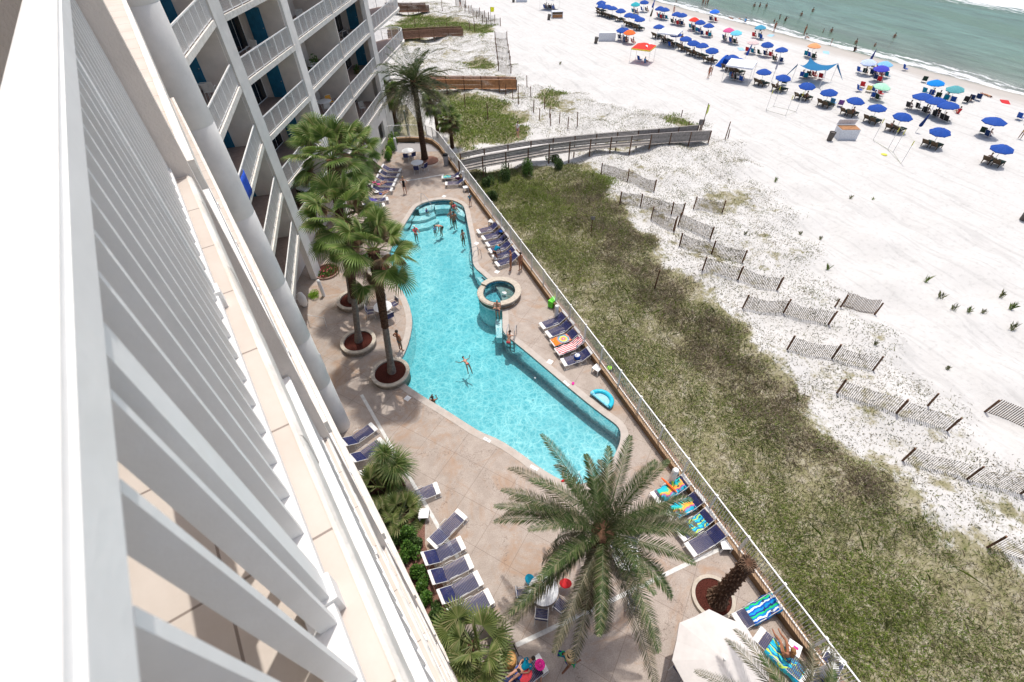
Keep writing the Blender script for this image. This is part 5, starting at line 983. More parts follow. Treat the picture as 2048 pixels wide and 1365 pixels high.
# ================================================================ PEOPLE
def skin_mesh(name, joints, edges, rad, m, sub=1, root=0):
    """joints: list of Vector; edges index pairs; rad: radius (x, y) per joint -> one continuous surface"""
    me = bpy.data.meshes.new(name); me.from_pydata([tuple(j) for j in joints], edges, []); o = bpy.data.objects.new(name, me); COL.objects.link(o)
    sk = o.modifiers.new('skin', 'SKIN'); sk.use_smooth_shade = True
    for v, r in zip(me.skin_vertices[0].data, rad): v.radius = (r, r) if isinstance(r, (int, float)) else r
    for i, v in enumerate(me.skin_vertices[0].data): v.use_root = (i == root)
    if sub: o.modifiers.new('sub', 'SUBSURF').levels = sub; o.modifiers['sub'].render_levels = sub
    dg = bpy.context.evaluated_depsgraph_get(); dg.update(); n = bpy.data.meshes.new_from_object(o.evaluated_get(dg)); bpy.data.objects.remove(o)
    n.materials.clear(); n.materials.append(m); n.polygons.foreach_set('use_smooth', [True]*len(n.polygons)); n.name = name
    q = bpy.data.objects.new(name, n); COL.objects.link(q); return q
V3 = lambda x, y, z: Vector((x, y, z))
POSES = {
 'stand': dict(), 'akimbo': dict(el=[(-.36, -.06, 1.16), (.36, -.06, 1.16)], wr=[(-.2, .05, 1.02), (.2, .05, 1.02)]),
 'cross': dict(el=[(-.24, .10, 1.14), (.24, .10, 1.14)], wr=[(.08, .22, 1.18), (-.08, .22, 1.14)]),
 'walk': dict(kn=[(-.09, .14, .52), (.09, -.02, .50)], an=[(-.09, .24, .10), (.09, -.34, .17)], el=[(-.24, -.1, 1.17), (.24, .1, 1.17)], wr=[(-.25, -.02, .93), (.25, .28, .98)]),
 'reach': dict(el=[(-.22, .2, 1.28), (.24, .18, 1.25)], wr=[(-.14, .42, 1.25), (.15, .4, 1.2)]),
 'wave': dict(el=[(-.38, .0, 1.38), (.24, .0, 1.16)], wr=[(-.45, .15, 1.6), (.26, .1, .95)]),
 'bend': dict(pel=(0, -.12, .9), wa=(0, -.02, 1.02), ch=(0, .22, 1.14), ne=(0, .36, 1.2), he=(0, .46, 1.2), sh=[(-.17, .28, 1.12), (.17, .28, 1.12)], el=[(-.2, .32, .86), (.2, .32, .86)], wr=[(-.15, .42, .64), (.15, .42, .64)]),
 'sit': dict(pel=(0, 0, .12), wa=(0, -.03, .27), ch=(0, -.04, .48), ne=(0, -.02, .64), he=(0, .02, .77), sh=[(-.17, -.03, .58), (.17, -.03, .58)], el=[(-.24, .08, .36), (.24, .08, .36)], wr=[(-.16, .3, .3), (.16, .3, .3)], kn=[(-.12, .42, .34), (.12, .42, .34)], an=[(-.12, .72, .08), (.12, .72, .08)]),
 'chair': dict(pel=(0, 0, .46), wa=(0, -.04, .61), ch=(0, -.08, .82), ne=(0, -.08, .98), he=(0, -.05, 1.11), sh=[(-.17, -.08, .92), (.17, -.08, .92)], el=[(-.27, .02, .70), (.27, .02, .70)], wr=[(-.2, .24, .62), (.2, .24, .62)], kn=[(-.11, .42, .48), (.11, .42, .48)], an=[(-.11, .5, .08), (.11, .5, .08)]),
 'lie': dict(pel=(0, 0, .12), wa=(0, -.15, .12), ch=(0, -.36, .13), ne=(0, -.53, .13), he=(0, -.67, .14), sh=[(-.17, -.46, .13), (.17, -.46, .13)], el=[(-.26, -.62, .08), (.26, -.62, .08)], wr=[(-.14, -.78, .08), (.14, -.78, .08)], kn=[(-.1, .42, .1), (.1, .42, .1)], an=[(-.11, .82, .06), (.11, .82, .06)]),
 'lounge': dict(pel=(0, 0, .44), wa=(0, -.14, .48), ch=(0, -.33, .60), ne=(0, -.47, .70), he=(0, -.57, .79), sh=[(-.17, -.42, .66), (.17, -.42, .66)], el=[(-.26, -.2, .48), (.26, -.2, .48)], wr=[(-.14, .02, .52), (.14, .02, .52)], kn=[(-.1, .42, .55), (.1, .42, .44)], an=[(-.1, .78, .42), (.1, .82, .42)]),
 'float': dict(pel=(0, 0, .05), wa=(0, .14, .03), ch=(0, .32, .06), ne=(0, .47, .12), he=(0, .58, .20), sh=[(-.17, .4, .08), (.17, .4, .08)], el=[(-.4, .42, .0), (.4, .42, .0)], wr=[(-.55, .6, .0), (.55, .6, .0)], kn=[(-.16, -.3, -.2), (.12, -.32, -.3)], an=[(-.24, -.55, -.5), (.1, -.6, -.65)]),
 'climb': dict(pel=(0, -.1, .8), wa=(0, -.03, .94), ch=(0, .12, 1.12), ne=(0, .2, 1.27), he=(0, .25, 1.38), sh=[(-.17, .15, 1.2), (.17, .15, 1.2)], el=[(-.26, .3, 1.02), (.26, .3, 1.02)], wr=[(-.24, .5, 1.02), (.24, .5, 1.02)], kn=[(-.1, .25, .7), (.1, 0, .42)], an=[(-.1, .2, .32), (.1, -.15, .03)]),
}
def hand(J, E, Rr, wi, w, f, side, s):
    """five fingers from the wrist: palm vertex then short chains"""
    f = f.normalized(); sd = f.cross(V3(0, 0, 1)); sd = sd.normalized() if sd.length > .1 else V3(1, 0, 0); up = sd.cross(f)
    J.append(w+f*.07*s); Rr.append(.026*s); pi = len(J)-1; E.append((wi, pi))
    for k_, (o_, ln) in enumerate(((-.033, .062), (-.011, .078), (.011, .083), (.033, .072))):
        a = w+f*.095*s+sd*o_*s; b = a+f*ln*.55*s-up*.008*s; c = b+f*ln*.45*s-up*.025*s; i = len(J); J += [a, b, c]; Rr += [.010*s, .009*s, .008*s]; E += [(pi, i), (i, i+1), (i+1, i+2)]
    a = w+f*.04*s-sd*.035*s*side; b = a+(f*.6-sd*side*.7)*.035*s; i = len(J); J += [a, b]; Rr += [.012*s, .010*s]; E += [(pi, i), (i, i+1)]
def person(pose='stand', h=1.72, skin=SKIN, top=None, bottom=None, hair=HAIRD, hat=None, female=False, longhair=False, detail=False, dress=None):
    P = POSES[pose]; s = h/1.75; g = lambda k_, d: [Vector(q) for q in P[k_]] if k_ in P else [Vector(q) for q in d]; v = lambda k_, d: Vector(P.get(k_, d))
    pel, wa, ch, ne, he = v('pel', (0, 0, .95)), v('wa', (0, 0, 1.10)), v('ch', (0, .0, 1.30)), v('ne', (0, -.005, 1.49)), v('he', (0, .01, 1.61))
    sw = .155 if female else .178; sh = g('sh', [(-sw, 0, 1.41), (sw, 0, 1.41)]); el_ = g('el', [(-.24, -.03, 1.13), (.24, -.03, 1.13)]); wr = g('wr', [(-.26, .04, .88), (.26, .04, .88)])
    kn = g('kn', [(-.10, .01, .50), (.10, .01, .50)]); an = g('an', [(-.11, -.02, .09), (.11, -.02, .09)]); hd = (he-ne).normalized(); ax = (ch-pel).normalized()
    hips = [pel+V3(-.085, 0, 0)-ax*.05, pel+V3(.085, 0, 0)-ax*.05]
    J = [pel, wa, ch, ne, he, he+hd*.10]; Rr = [(.125, .105), (.105 if female else .12, .09), (.135 if female else .155, .10), .052, (.076, .09), (.062, .075)]; E = [(0, 1), (1, 2), (2, 3), (3, 4), (4, 5)]
    fw = V3(0, 1, 0) if abs(hd.y) < .8 else V3(0, 0, 1)
    J.append(he+fw*.105-hd*.005); Rr.append(.014); E.append((4, 6))
    for k_ in (0, 1):
        b = len(J); J += [sh[k_], el_[k_], wr[k_]]; Rr += [.055 if not female else .046, .040 if not female else .034, .026]; E += [(2, b), (b, b+1), (b+1, b+2)]
        fd = (wr[k_]-el_[k_]).normalized()
        if detail: hand(J, E, Rr, b+2, wr[k_], fd, 1 if k_ else -1, 1.)
        else: J.append(wr[k_]+fd*.12); Rr.append(.022); E.append((b+2, len(J)-1))
        b = len(J); J += [hips[k_], kn[k_], an[k_]]; Rr += [.088, .055, .036]; E += [(0, b), (b, b+1), (b+1, b+2)]
        sd_ = (an[k_]-kn[k_]).normalized(); ft = V3(0, 1, 0) if abs(sd_.z) > .5 else V3(0, .3, 1).normalized()
        J += [an[k_]+ft*.17+sd_*.05*(1 if abs(sd_.z) > .5 else 0)]; Rr.append(.032); E.append((b+2, len(J)-1))
    J = [j*s for j in J]; Rr = [tuple(q*s for q in r) if isinstance(r, tuple) else r*s for r in Rr]
    o = skin_mesh('person', J, E, Rr, skin, 1)
    def cloth(nm, js, es, rs, m): c = skin_mesh(nm, [j*s for j in js], es, [tuple(q*s for q in r) if isinstance(r, tuple) else r*s for r in rs], m, 1); c.parent = o; return c
    if bottom:
        mt = (.45 if not female else .10); q0 = hips[0].lerp(kn[0], mt); q1 = hips[1].lerp(kn[1], mt); cloth('shorts' if not female else 'swimsuit_bottom', [pel+ax*.05, pel, hips[0], q0, hips[1], q1], [(0, 1), (1, 2), (2, 3), (1, 4), (4, 5)], [(.128, .108), (.136, .118), .100, .088, .100, .088], bottom)
    if top:
        if female: cloth('swimsuit_top', [ch-ax*.05, ch+ax*.05], [(0, 1)], [(.148, .112), (.15, .112)], top)
        else:
            e0, e1 = sh[0].lerp(el_[0], .6), sh[1].lerp(el_[1], .6); cloth('shirt', [pel+ax*.02, wa, ch, sh[0], e0, sh[1], e1, ch+ax*.14], [(0, 1), (1, 2), (2, 3), (3, 4), (2, 5), (5, 6), (2, 7)], [(.138, .118), (.132, .108), (.168, .118), .070, .062, .070, .062, .07], top)
    if dress: cloth('dress', [ch+ax*.08, wa, pel, pel-V3(0, 0, .12), pel-V3(0, 0, .25)], [(0, 1), (1, 2), (2, 3), (3, 4)], [(.155, .115), (.125, .105), (.15, .13), (.17, .15), (.185, .165)], dress)
    bk = -fw*.022; hb = MB(); rot = Matrix.Identity(3) if hd.z > .7 else hd.to_track_quat('Z', 'Y').to_matrix()
    if hair: hb.ell((he+hd*.065+bk)*s, (.092*s, .105*s, .088*s), 12, 9, rot)
    if longhair: hb.tube([(he+hd*.03+bk*3)*s, (ne+bk*3.6)*s, (ne.lerp(ch, .65)-fw*.125)*s], [.085*s, .075*s, .04*s], 8)
    if hair: hb.build('hair', hair, o, True)
    if hat: MB().lathe([(.02, .165), (.075, .155), (.098, .10), (.10, .075), (.185, .055), (.19, .05), (.10, .06)], 18, tuple(he-V3(0, 0, .0)), False).build('hat', hat, o, True)
    return o
def put(o, loc, rz, label, group=None, scale=None): o.location = loc; o.rotation_euler = (0, 0, rz); return tag(o, label, 'person', group)
TEAL = cm('teal', 0, 120, 150); CORAL = cm('coral', 240, 80, 90); LBL = cm('light_blue', 120, 175, 215); MAR = cm('navy_trunks', 25, 50, 95); OLIV = cm('khaki', 190, 165, 120); PINK = cm('hot_pink', 235, 50, 150); PNK2 = cm('soft_pink', 240, 170, 185)
FWT = math.atan2
put(person('akimbo', 1.68, SKIN, None, None, HAIRB, None, True, True, True, BLK), G(811, 388, 0), R_(160), 'woman in a black dress standing on the far deck')
put(person('akimbo', 1.78, SKIN2, None, TEAL, HAIRD, None, False, False, True), G(803, 702, 0), R_(-60), 'boy in light blue trunks at the pool edge between planters')
put(person('stand', 1.80, SKIN2, None, MAR, None, None, False, False, True), G(1022, 541, 0), R_(60), 'shirtless man in blue patterned trunks beside the loungers')
put(person('stand', 1.64, SKIN2, BLK, BLK, HAIRD, None, True, False, True), G(1041, 542, 0), R_(20), 'woman in a black swimsuit next to the man by the fence')
put(person('bend', 1.70, SKIN2, TEAL, BLK, HAIRD, None, False, False, True), G(992, 522, 0), R_(-60), 'person in a turquoise shirt bending over a lounger')
put(person('stand', 1.15, SKIN2, TEAL, cm('boy_blue', 90, 130, 170), cm('cap_white', 225, 225, 225), None, False, False, False), G(941, 412, 0), R_(170), 'small child in turquoise and blue by the far fence')
mh = put(person('walk', 1.76, SKIN3, OLIV, cm('sand_shorts', 205, 180, 130), HAIRD, cm('tan_hat', 205, 180, 140), False, False, True), G(1134, 1332, 0), R_(-75), 'man in a tan hat walking under the big date palm')
o = empty('towel', mh.location+Vector((-.15, 0, 1.0)), .5, 'blue and white towel slung over the walking man', 'towel'); m1 = MB(); m1.v = [(.06*math.sin(i*1.4)+.12, -.35+.7*i/8, .5-.9*j/5-.0) for i in range(9) for j in range(6)]; m1.f = [(i*6+j, i*6+j+1, (i+1)*6+j+1, (i+1)*6+j) for i in range(8) for j in range(5)]; q = m1.build('cloth', TM['blue'], o, True, False); q.modifiers.new('t', 'SOLIDIFY').thickness = .02
put(person('sit', 1.2, SKIN, TEAL, MAR, HAIRB, PINK, False, False, False), G(1079, 1338, 0), R_(150), 'small child in a bright pink cap sitting by the lowest lounger')
bl_ = person('sit', 1.70, SKIN2, BLK, BLK, cm('hair_honey', 150, 110, 70), None, True, True, True); put(bl_, Vector((*G(1571, 1312, .4).xy, .36)), R_(-20), 'blonde woman in a black bikini sitting forward on a towel')
o = empty('phone', G(1592, 1296, .44), .6, 'small pink phone on the white side table', 'phone'); MB().box((0, 0, .0), (.09, .17, .012)).build('case', PINK, o)
WP = [(909, 441, 'stand', SKIN2, None, MAR, HAIRD, 'dark haired man in navy trunks standing in the shallow end', 1.75), (902, 434, 'akimbo', SKIN, CORAL, CORAL, HAIRD, 'woman in coral top wading behind the navy trunks man', 1.62), (908, 414, 'sit', SKIN, CORAL, BLK, HAIRD, 'child in a pink top on the pool bench', 1.3), (903, 409, 'sit', SKIN, OLIV, BLK, HAIRB, 'pale haired bather on the bench at the far edge', 1.4), (853, 421, 'sit', SKIN, cm('lilac', 140, 130, 200), LBL, HAIRB, 'toddler in lilac on the pool steps', .95), (881, 455, 'bend', SKIN, None, BLK, HAIRD, 'shirtless man in black trunks leaning over a child', 1.74), (870, 461, 'stand', SKIN, LBL, WHITEP, HAIRD, 'small child facing the leaning man in the water', 1.15), (926, 475, 'stand', SKIN, None, BLK, HAIRD, 'woman with dark ponytail near the right pool edge', 1.6), (831, 467, 'reach', SKIN, CORAL, CORAL, WHITEP, 'bather with a white cap near the left pool edge', 1.6)]
for x, y, ps, sk, tp, bt, hr, lb, h in WP:
    fem = 'woman' in lb; p = G(x, y, -.13); zb = -.42 if ps == 'sit' else max(depth(p.y)+.02, -1.02)
    q = G(x, y+ (0), -.13); put(person(ps, h, sk, tp, bt, hr, None, fem, fem, True), (q.x, q.y, zb+(.25 if 'small child' in lb else 0)), R_({'bend': 110}.get(ps, 200)), lb, 'bathers in the pool')
q = G(996, 640, -.4); put(person('cross', 1.76, SKIN, None, MAR, None, None, False, False, True), (q.x, q.y, -.35), R_(150), 'balding man standing on the ledge at the hot tub, arms folded')
q = G(1020, 690, -.5); put(person('climb', 1.62, SKIN, CORAL, CORAL, HAIRD, None, True, False, True), (q.x-.1, q.y-.1, -.72), R_(-40), 'bather in coral climbing the ladder below the hot tub')
q = G(934, 727, -.15); put(person('float', 1.35, SKIN, CORAL, CORAL, HAIRD, None, True, False, True), (q.x, q.y, -.22), R_(10), 'child in a coral swimsuit swimming in mid pool', 'bathers in the pool')
q = G(866, 802, -.15); put(person('reach', 1.7, SKIN2, None, None, HAIRD, None, True, False, True), (q.x, q.y, -1.42), R_(-20), 'dark haired bather holding the lower left pool edge', 'bathers in the pool')
for i, (x, y, c, l) in enumerate([(762, 377, PINK, 'seated child in a pink cap on the nearest hedge lounger'), (749, 371, PNK2, 'person in a pale pink cap among the hedge loungers'), (767, 396, CBLUE, 'person with white hat on the lounger above the purple towel'), (1042, 334+1010, TEAL, 'child in turquoise lying by the lowest lounger')]): put(person('lounge', 1.5, SKIN, c, BLK, HAIRD, WHITEP if i == 2 else c if i < 2 else None, False), G(x, y, .1), R_(-60 if i < 3 else 100), l)
put(person('stand', 1.7, SKIN, WHITEP, CBLUE, HAIRD), T(1036, 299)+Vector((0, 0, 1.2)), R_(-70), 'person in white half hidden behind the boardwalk railing')
put(person('walk', 1.7, SKIN2, BLK, BLK, HAIRD), T(921, 17), R_(200), 'distant walker in dark clothes on the far sand')
# ================================================================ THE BEACH
def bplace(px, h=0): return T(px[0], px[1], h)
# prototypes
def mk_umb(m, R=1.0, h=1.62, pm=WHITEM, tilt=0): o = empty('beach_umbrella', (0, 0, -50)); umbrella(o, R, h, m, n=8, pole=pm, pr=.025, flap=.10, top=.42); return o
UP = {}
def umb(px, colr, label, R=1.0, group=None, tilt=None):
    m = colr; k_ = (m.name, R)
    p = bplace(px, 1.8)
    if k_ not in UP: UP[k_] = o = mk_umb(m, R); o.location = p; o.rotation_euler = (0, 0, random.uniform(0, 1)); tag(o, label, 'umbrella', group)
    else: o = dup(UP[k_], p, random.uniform(0, 1), label, group, 'umbrella')
    a = random.uniform(-.07, .07) if tilt is None else tilt; o.rotation_euler = (a, -.08+random.uniform(-.06, .06), random.uniform(0, .7)); return p
def mk_wood():
    o = empty('beach_lounger', (0, 0, -50)); m = MB()
    for sx in (-.27, .27): m.box((sx, -.2, .28), (.05, 1.3, .07))
    m.build('frame', CBROWN, o); m = MB()
    for j in range(11): m.box((0, -.8+.115*j, .33), (.58, .085, .025))
    m.build('seat', CGREEN, o); m = MB(); rt = Matrix.Rotation(R_(48), 3, 'X')
    for j in range(7): m.box((0, .46+.065*j, .36+.072*j+.02), (.58, .085, .03), rot=rt)
    m.build('backrest', CBROWN, o)
    for sx in (-.27, .27):
        for y in (-.75, .35): MB().box((sx, y, .13), (.06, .07, .26)).build('leg', CBROWN, o)
    return o
def mk_fold():
    o = empty('beach_chair', (0, 0, -50)); m = MB().box((0, 0, .24), (.52, .46, .03)); m.build('seat', CGREEN, o); m = MB().box((0, .32, .52), (.52, .04, .58), rot=Matrix.Rotation(R_(-22), 3, 'X')); m.build('backrest', CGREEN, o)
    for sx in (-.27, .27): MB().tube([(sx, -.25, 0), (sx, .25, .28), (sx, .43, .82)], .014, 5).build('side_frame', WHITEM, o); MB().tube([(sx, .3, 0), (sx, -.22, .26), (sx, -.2, .45), (sx, .3, .45)], .012, 5).build('leg', WHITEM, o)
    return o
WL = mk_wood(); FC = mk_fold(); FIRST = {}
SHORE = R_(-82.4)        # rotation that faces the sea
def clone(proto, loc, rz, label, cat, group, m=None):
    if proto.name not in FIRST and m is None: FIRST[proto.name] = 1; o = proto; o.location = loc; o.rotation_euler = (0, 0, rz); return tag(o, label, cat, group)
    o = dup(proto, loc, rz, label, group, cat)
    if m:
        for n_ in ('seat', 'backrest'): remat(o, n_, m)
    return o
WL.scale = (1.12, 1.12, 1.12); FC.scale = (1.1, 1.1, 1.1)
PP = [person('chair', 1.7, SKIN2, None, BLK, HAIRD), person('chair', 1.65, SKIN, cm('pcol', 200, 80, 80), BLK, HAIRB, None, True), person('stand', 1.75, SKIN2, None, CBLUE, HAIRD), person('walk', 1.7, SKIN, BLK, BLK, HAIRD, None, True), person('stand', 1.15, SKIN2, None, CORAL, HAIRD), person('lie', 1.7, SKIN2, BLK, BLK, HAIRD, None, True), person('wave', 1.72, SKIN3, None, BLK, HAIRD), person('sit', 1.65, SKIN2, TEAL, BLK, HAIRD)]
for q in PP: q.location = (0, 0, -60)
CL = [cm('c_red', 190, 40, 45), cm('c_white', 225, 225, 220), cm('c_sky', 90, 160, 210), cm('c_black', 25, 25, 28), cm('c_green', 60, 130, 90), cm('c_yellow', 235, 205, 90), cm('c_purple', 120, 80, 150), MAR]; CN = ['red', 'white', 'sky blue', 'black', 'green', 'yellow', 'purple', 'navy']
pc_ = [0]
def body(k_, loc, rz, where, ci=None, z=0., group='people on the beach'):
    ci = pc_[0] % 8 if ci is None else ci; pc_[0] += 1; p0 = PP[k_]; loc = (loc[0], loc[1], loc[2]+z)
    if FIRST.get('P%d' % k_) is None: FIRST['P%d' % k_] = 1; o = p0; o.location = loc; o.rotation_euler = (0, 0, rz); tag(o, where, 'person', group)
    else: o = dup(p0, loc, rz, where, group, 'person')
    for n_ in ('shorts', 'swimsuit_top', 'shirt', 'swimsuit_bottom'): remat(o, n_, CL[ci])
    o['label'] = 'person in '+CN[ci]+' '+where.replace(' from the right', '').replace('sitting on a front row lounger', 'on a lounger') if len(where.split()) > 12 else 'person in '+CN[ci]+' '+where; return o
def off(p, du, dv):      # du towards the sea, dv along the shore away from camera
    x = p.x+du*.991-dv*.132; y = p.y+du*.132+dv*.991; return Vector((x, y, float(zt(x, y))))
FRONT = [(1203.6, 4), (1206, 10), (1217, 12.5), (1226, 15.5), (1242.4, 20), (1260, 28.5), (1271, 32), (1281, 37), (1319, 52.4), (1337.4, 60.5), (1354.3, 67.8), (1372.6, 76), (1388.4, 84), (1406.7, 89.6), (1425.7, 98.6), (1466.3, 113.5), (1480.7, 120), (1529.7, 142), (1567, 153), (1616.4, 169), (1661.8, 182.4), (1712, 199), (1758, 213.4), (1807, 229.8), (1883.7, 260), (2007.7, 294.3)]
for i, px in enumerate(FRONT):
    k_ = len(FRONT)-1-i; wh = 'front row, '+(ORD[k_] if k_ < 20 else ORD[i]+' from the far end')+(' from the right' if k_ < 20 else '')
    p = umb(px, CBLUE, 'blue beach umbrella in the '+wh, group='blue rental umbrellas')
    for j in (0, 1):
        q = off(p, -.15+random.uniform(-.2, .2), .42+(-.84 if j else 0)); clone(WL, q, SHORE+math.pi+random.uniform(-.06, .06), 'dark slatted lounger '+('left' if j == 0 else 'right')+' of the pole, '+wh, 'lounger', 'rental loungers under the front row umbrellas')
        if (i*2+j) % 7 in (1, 4) and i > 8: body(0 if j else 1, off(q, .0, 0), SHORE, 'sitting on a front row lounger under the '+(ORD[k_] if k_ < 20 else 'far')+' umbrella'+(' from the right' if k_ < 20 else ''), z=-.08)
SECOND = [((1289, 3), CBLUE, 'blue'), ((1322, 15.4), CBLUE, 'blue'), ((1331, 18), CBLUE, 'blue'), ((1355.4, 27), CBLUE, 'blue'), ((1366.4, 29), CBLUE, 'blue'), ((1389, 38), cm('u_red', 225, 60, 45), 'bright red'), ((1401.6, 43), CBLUE, 'blue'), ((1418.4, 50), CBLUE, 'blue'), ((1431, 22), cm('u_bright_blue', 40, 110, 215), 'bright blue'), ((1459.4, 59.3), cm('u_pink', 210, 90, 140), 'pink'), ((1474.8, 63.7), cm('u_aqua', 110, 200, 225), 'aqua'), ((1522.4, 53.5), cm('u_teal', 70, 150, 180), 'teal patterned'), ((1507, 81.3), cm('u_cream', 230, 205, 200), 'cream and red'), ((1536.3, 87), CBLUE, 'blue'), ((1565.6, 98.4), CBLUE, 'blue'), ((1630, 90), cm('u_rainbow', 235, 160, 110), 'small orange and green'), ((1272, 7), cm('u_aqua2', 50, 170, 180), 'turquoise'), ((1772.4, 126.7), cm('u_pale', 130, 185, 225), 'pale blue ringed'), ((1766.5, 134.8), cm('u_violet', 70, 70, 185), 'violet blue'), ((1740, 122), cm('u_lav', 190, 205, 235), 'very pale lavender'), ((1763.6, 170.6), cm('u_mint', 170, 225, 190), 'pastel green and yellow'), ((1849.5, 191), CBLUE, 'blue'), ((1876.7, 199.7), CBLUE, 'blue'), ((1901, 209), CBLUE, 'blue'), ((1992, 240), CBLUE, 'blue'), ((1875.8, 164), cm('u_cyan', 0, 130, 215), 'square cyan'), ((1914.5, 175.6), cm('u_tealg', 90, 160, 165), 'grey teal'), ((1247.5, 58), CBLUE, 'blue'), ((1260, 63), cm('u_orange', 240, 110, 50), 'orange')]
for i, (px, m, cn) in enumerate(SECOND):
    nm = cn+' beach umbrella '+('behind the front row, '+ORD[i]+' spot from the far end' if i < 25 else 'nearest the water on the right' if i < 27 else 'beside the white lifeguard chair')
    R0 = 1.15 if cn == 'blue' and i > 20 else .95 if i < 17 else 1.0
    p = umb(px, m, nm, R=R0)
    n = 2 + (i*7) % 2
    for j in range(n):
        q = off(p, .1+random.uniform(-.4, .5), (j-(n-1)/2)*.85+random.uniform(-.15, .15)); c_ = (i+j) % 5; mm = [CGREEN, CBLUE, TEAL, CL[0], MAR][c_] if i not in (21, 22, 23) else BLK
        if j == 0: mm = mm if mm != CGREEN else None
        clone(FC, q, SHORE+math.pi+random.uniform(-.4, .4), ('dark', 'blue', 'teal', 'red', 'navy')[c_]+' folding chair '+('left of', 'right of', 'in front of')[j]+' the '+cn+' umbrella, '+ORD[i]+' spot', 'chair', 'folding chairs on the beach', mm)
        if (i+j*2) % 3 != 2: body(0 if (i+j) % 2 else 1, q, SHORE+random.uniform(-.3, .3), 'seated '+('left', 'right', 'in front')[j]+' under the '+cn+' umbrella, '+ORD[i]+' spot', z=-.16)
def closed(px, m, label, h=2.2):
    p = T(*px); o = empty('closed_umbrella', p, 0, label, 'umbrella'); o.rotation_euler = (random.uniform(-.1, .1), .25, 0); MB().tube([(0, 0, 0), (0, 0, h)], .025, 5).build('pole', WHITEM, o); MB().lathe([(.14, .7), (.20, .85), (.12, 1.6), (.02, 2.25)], 8).build('canopy', m, o)
closed((1302, 24), CBLUE, 'closed dark blue umbrella in the far rows'); closed((1488, 121), CBLUE, 'closed blue umbrella beside two open ones'); closed((1830, 266), cm('u_navy', 30, 55, 110), 'closed navy umbrella leaning in the front row'); closed((1298, 42), cm('u_brown', 90, 80, 65), 'closed brown umbrella by the far rows'); closed((1734, 133), cm('u_pattern', 50, 60, 120), 'closed patterned umbrella leaning by the violet one')
# canopies
def canopy(px, w_, m, label, h=2.1, flat=.5, trim=None):
    p = T(*px); o = empty('canopy_tent', p, R_(38), label, 'tent'); a = w_/2
    for x in (-a, a):
        for y in (-a, a): MB().tube([(x, y, 0), (x, y, h)], .025, 5).build('leg', WHITEM, o)
    V = [(-a, -a, h), (a, -a, h), (a, a, h), (-a, a, h), (-a*.12, -a*.12, h+flat), (a*.12, -a*.12, h+flat), (a*.12, a*.12, h+flat), (-a*.12, a*.12, h+flat)]; mb = MB().add(V, [(0, 1, 5, 4), (1, 2, 6, 5), (2, 3, 7, 6), (3, 0, 4, 7), (4, 5, 6, 7)]); mb.build('canopy', m, o)
    mb = MB()
    for i in range(4): q, r = V[i], V[(i+1) % 4]; mb.add([q, r, (r[0], r[1], h-.2), (q[0], q[1], h-.2)], [(0, 1, 2, 3)])
    ob = mb.build('valance', trim or m, o); return o, p, V
WC = cm('canopy_white', 222, 224, 232)
o, p, _v = canopy((1283, 125), 2.9, cm('canopy_red', 225, 60, 50), 'red canopy tent with yellow trim standing alone on the sand', trim=cm('canopy_yellow', 240, 215, 90))
for s_ in (0, 1): MB().box((.75*(1 if s_ else -1)*.9, -.95*.7, 2.1+.30), (.5, .4, .02), rot=Matrix.Rotation(R_(24), 3, 'X')).build('logo_patch', WC, o)
o, p, _v = canopy((1335, 92), 3.3, WC, 'white flat topped canopy in the middle of the front row', flat=.35); o, p2, _v = canopy((1474, 160), 3.5, WC, 'large white canopy tent nearest the volleyball net', flat=.4); o, p3, _v = canopy((1099, 19), 3.0, cm('canopy_slate', 90, 115, 160), 'slate blue canopy with a group sitting under it, far back')
for i, (pp_, n) in enumerate(((p, 2), (p2, 4), (p3, 5))):
    for j in range(n): q = off(pp_, random.uniform(-.8, .8), -1+2*j/max(1, n-1)*1.0); clone(FC, q, SHORE+math.pi+random.uniform(-.8, .8), ORD[j]+' chair under the '+('middle white', 'large white', 'slate blue')[i]+' canopy', 'chair', 'chairs under the canopies', [CBLUE, BLK, TEAL][j % 3]); (j % 2 == 0 or i == 2) and body(j % 2, q, SHORE+random.uniform(-.5, .5), 'sitting '+ORD[j]+' under the '+('middle white', 'large white', 'slate blue')[i]+' canopy', z=-.16)
q = T(1283, 125); clone(FC, off(q, 0, .4), SHORE+math.pi, 'blue chair under the red canopy tent', 'chair', 'chairs under the canopies', CBLUE); body(7, off(q, .2, -.5), SHORE, 'sitting on the sand under the red canopy tent')
# blue stretch shade
p = T(1622, 163); o = empty('sun_shade', p, R_(20), 'teal blue stretched sun shade with pointed legs', 'tent'); SHD = cm('shade_blue', 25, 105, 150); mb = MB(); n = 12; a = 1.9
for i in range(n+1):
    for j in range(n+1):
        x, y = -1+2*i/n, -1+2*j/n; c_ = abs(x*y); mb.v.append((x*a*(1-.16*(1-abs(y)**2)*1), y*a*(1-.16*(1-abs(x)**2)), 1.75+.5*c_*(1-.0)*abs(x*y)+.15*(1-x*x)*(1-y*y)))
mb.f = [(i*(n+1)+j, i*(n+1)+j+1, (i+1)*(n+1)+j+1, (i+1)*(n+1)+j) for i in range(n) for j in range(n)]; mb.build('canopy', SHD, o, 2)
for x in (-1, 1):
    for y in (-1, 1): MB().tube([(x*a, y*a, 0), (x*a, y*a, 2.25)], .03, 6).build('pole', WHITEM, o); MB().add([(x*a, y*a, 2.22), (x*a*.86, y*a, 1.95), (x*a*1.75, y*a*1.5, .05), (x*a*1.8, y*a*1.52, .0)], [(0, 1, 2, 3)]).build('corner_strap', SHD, o)
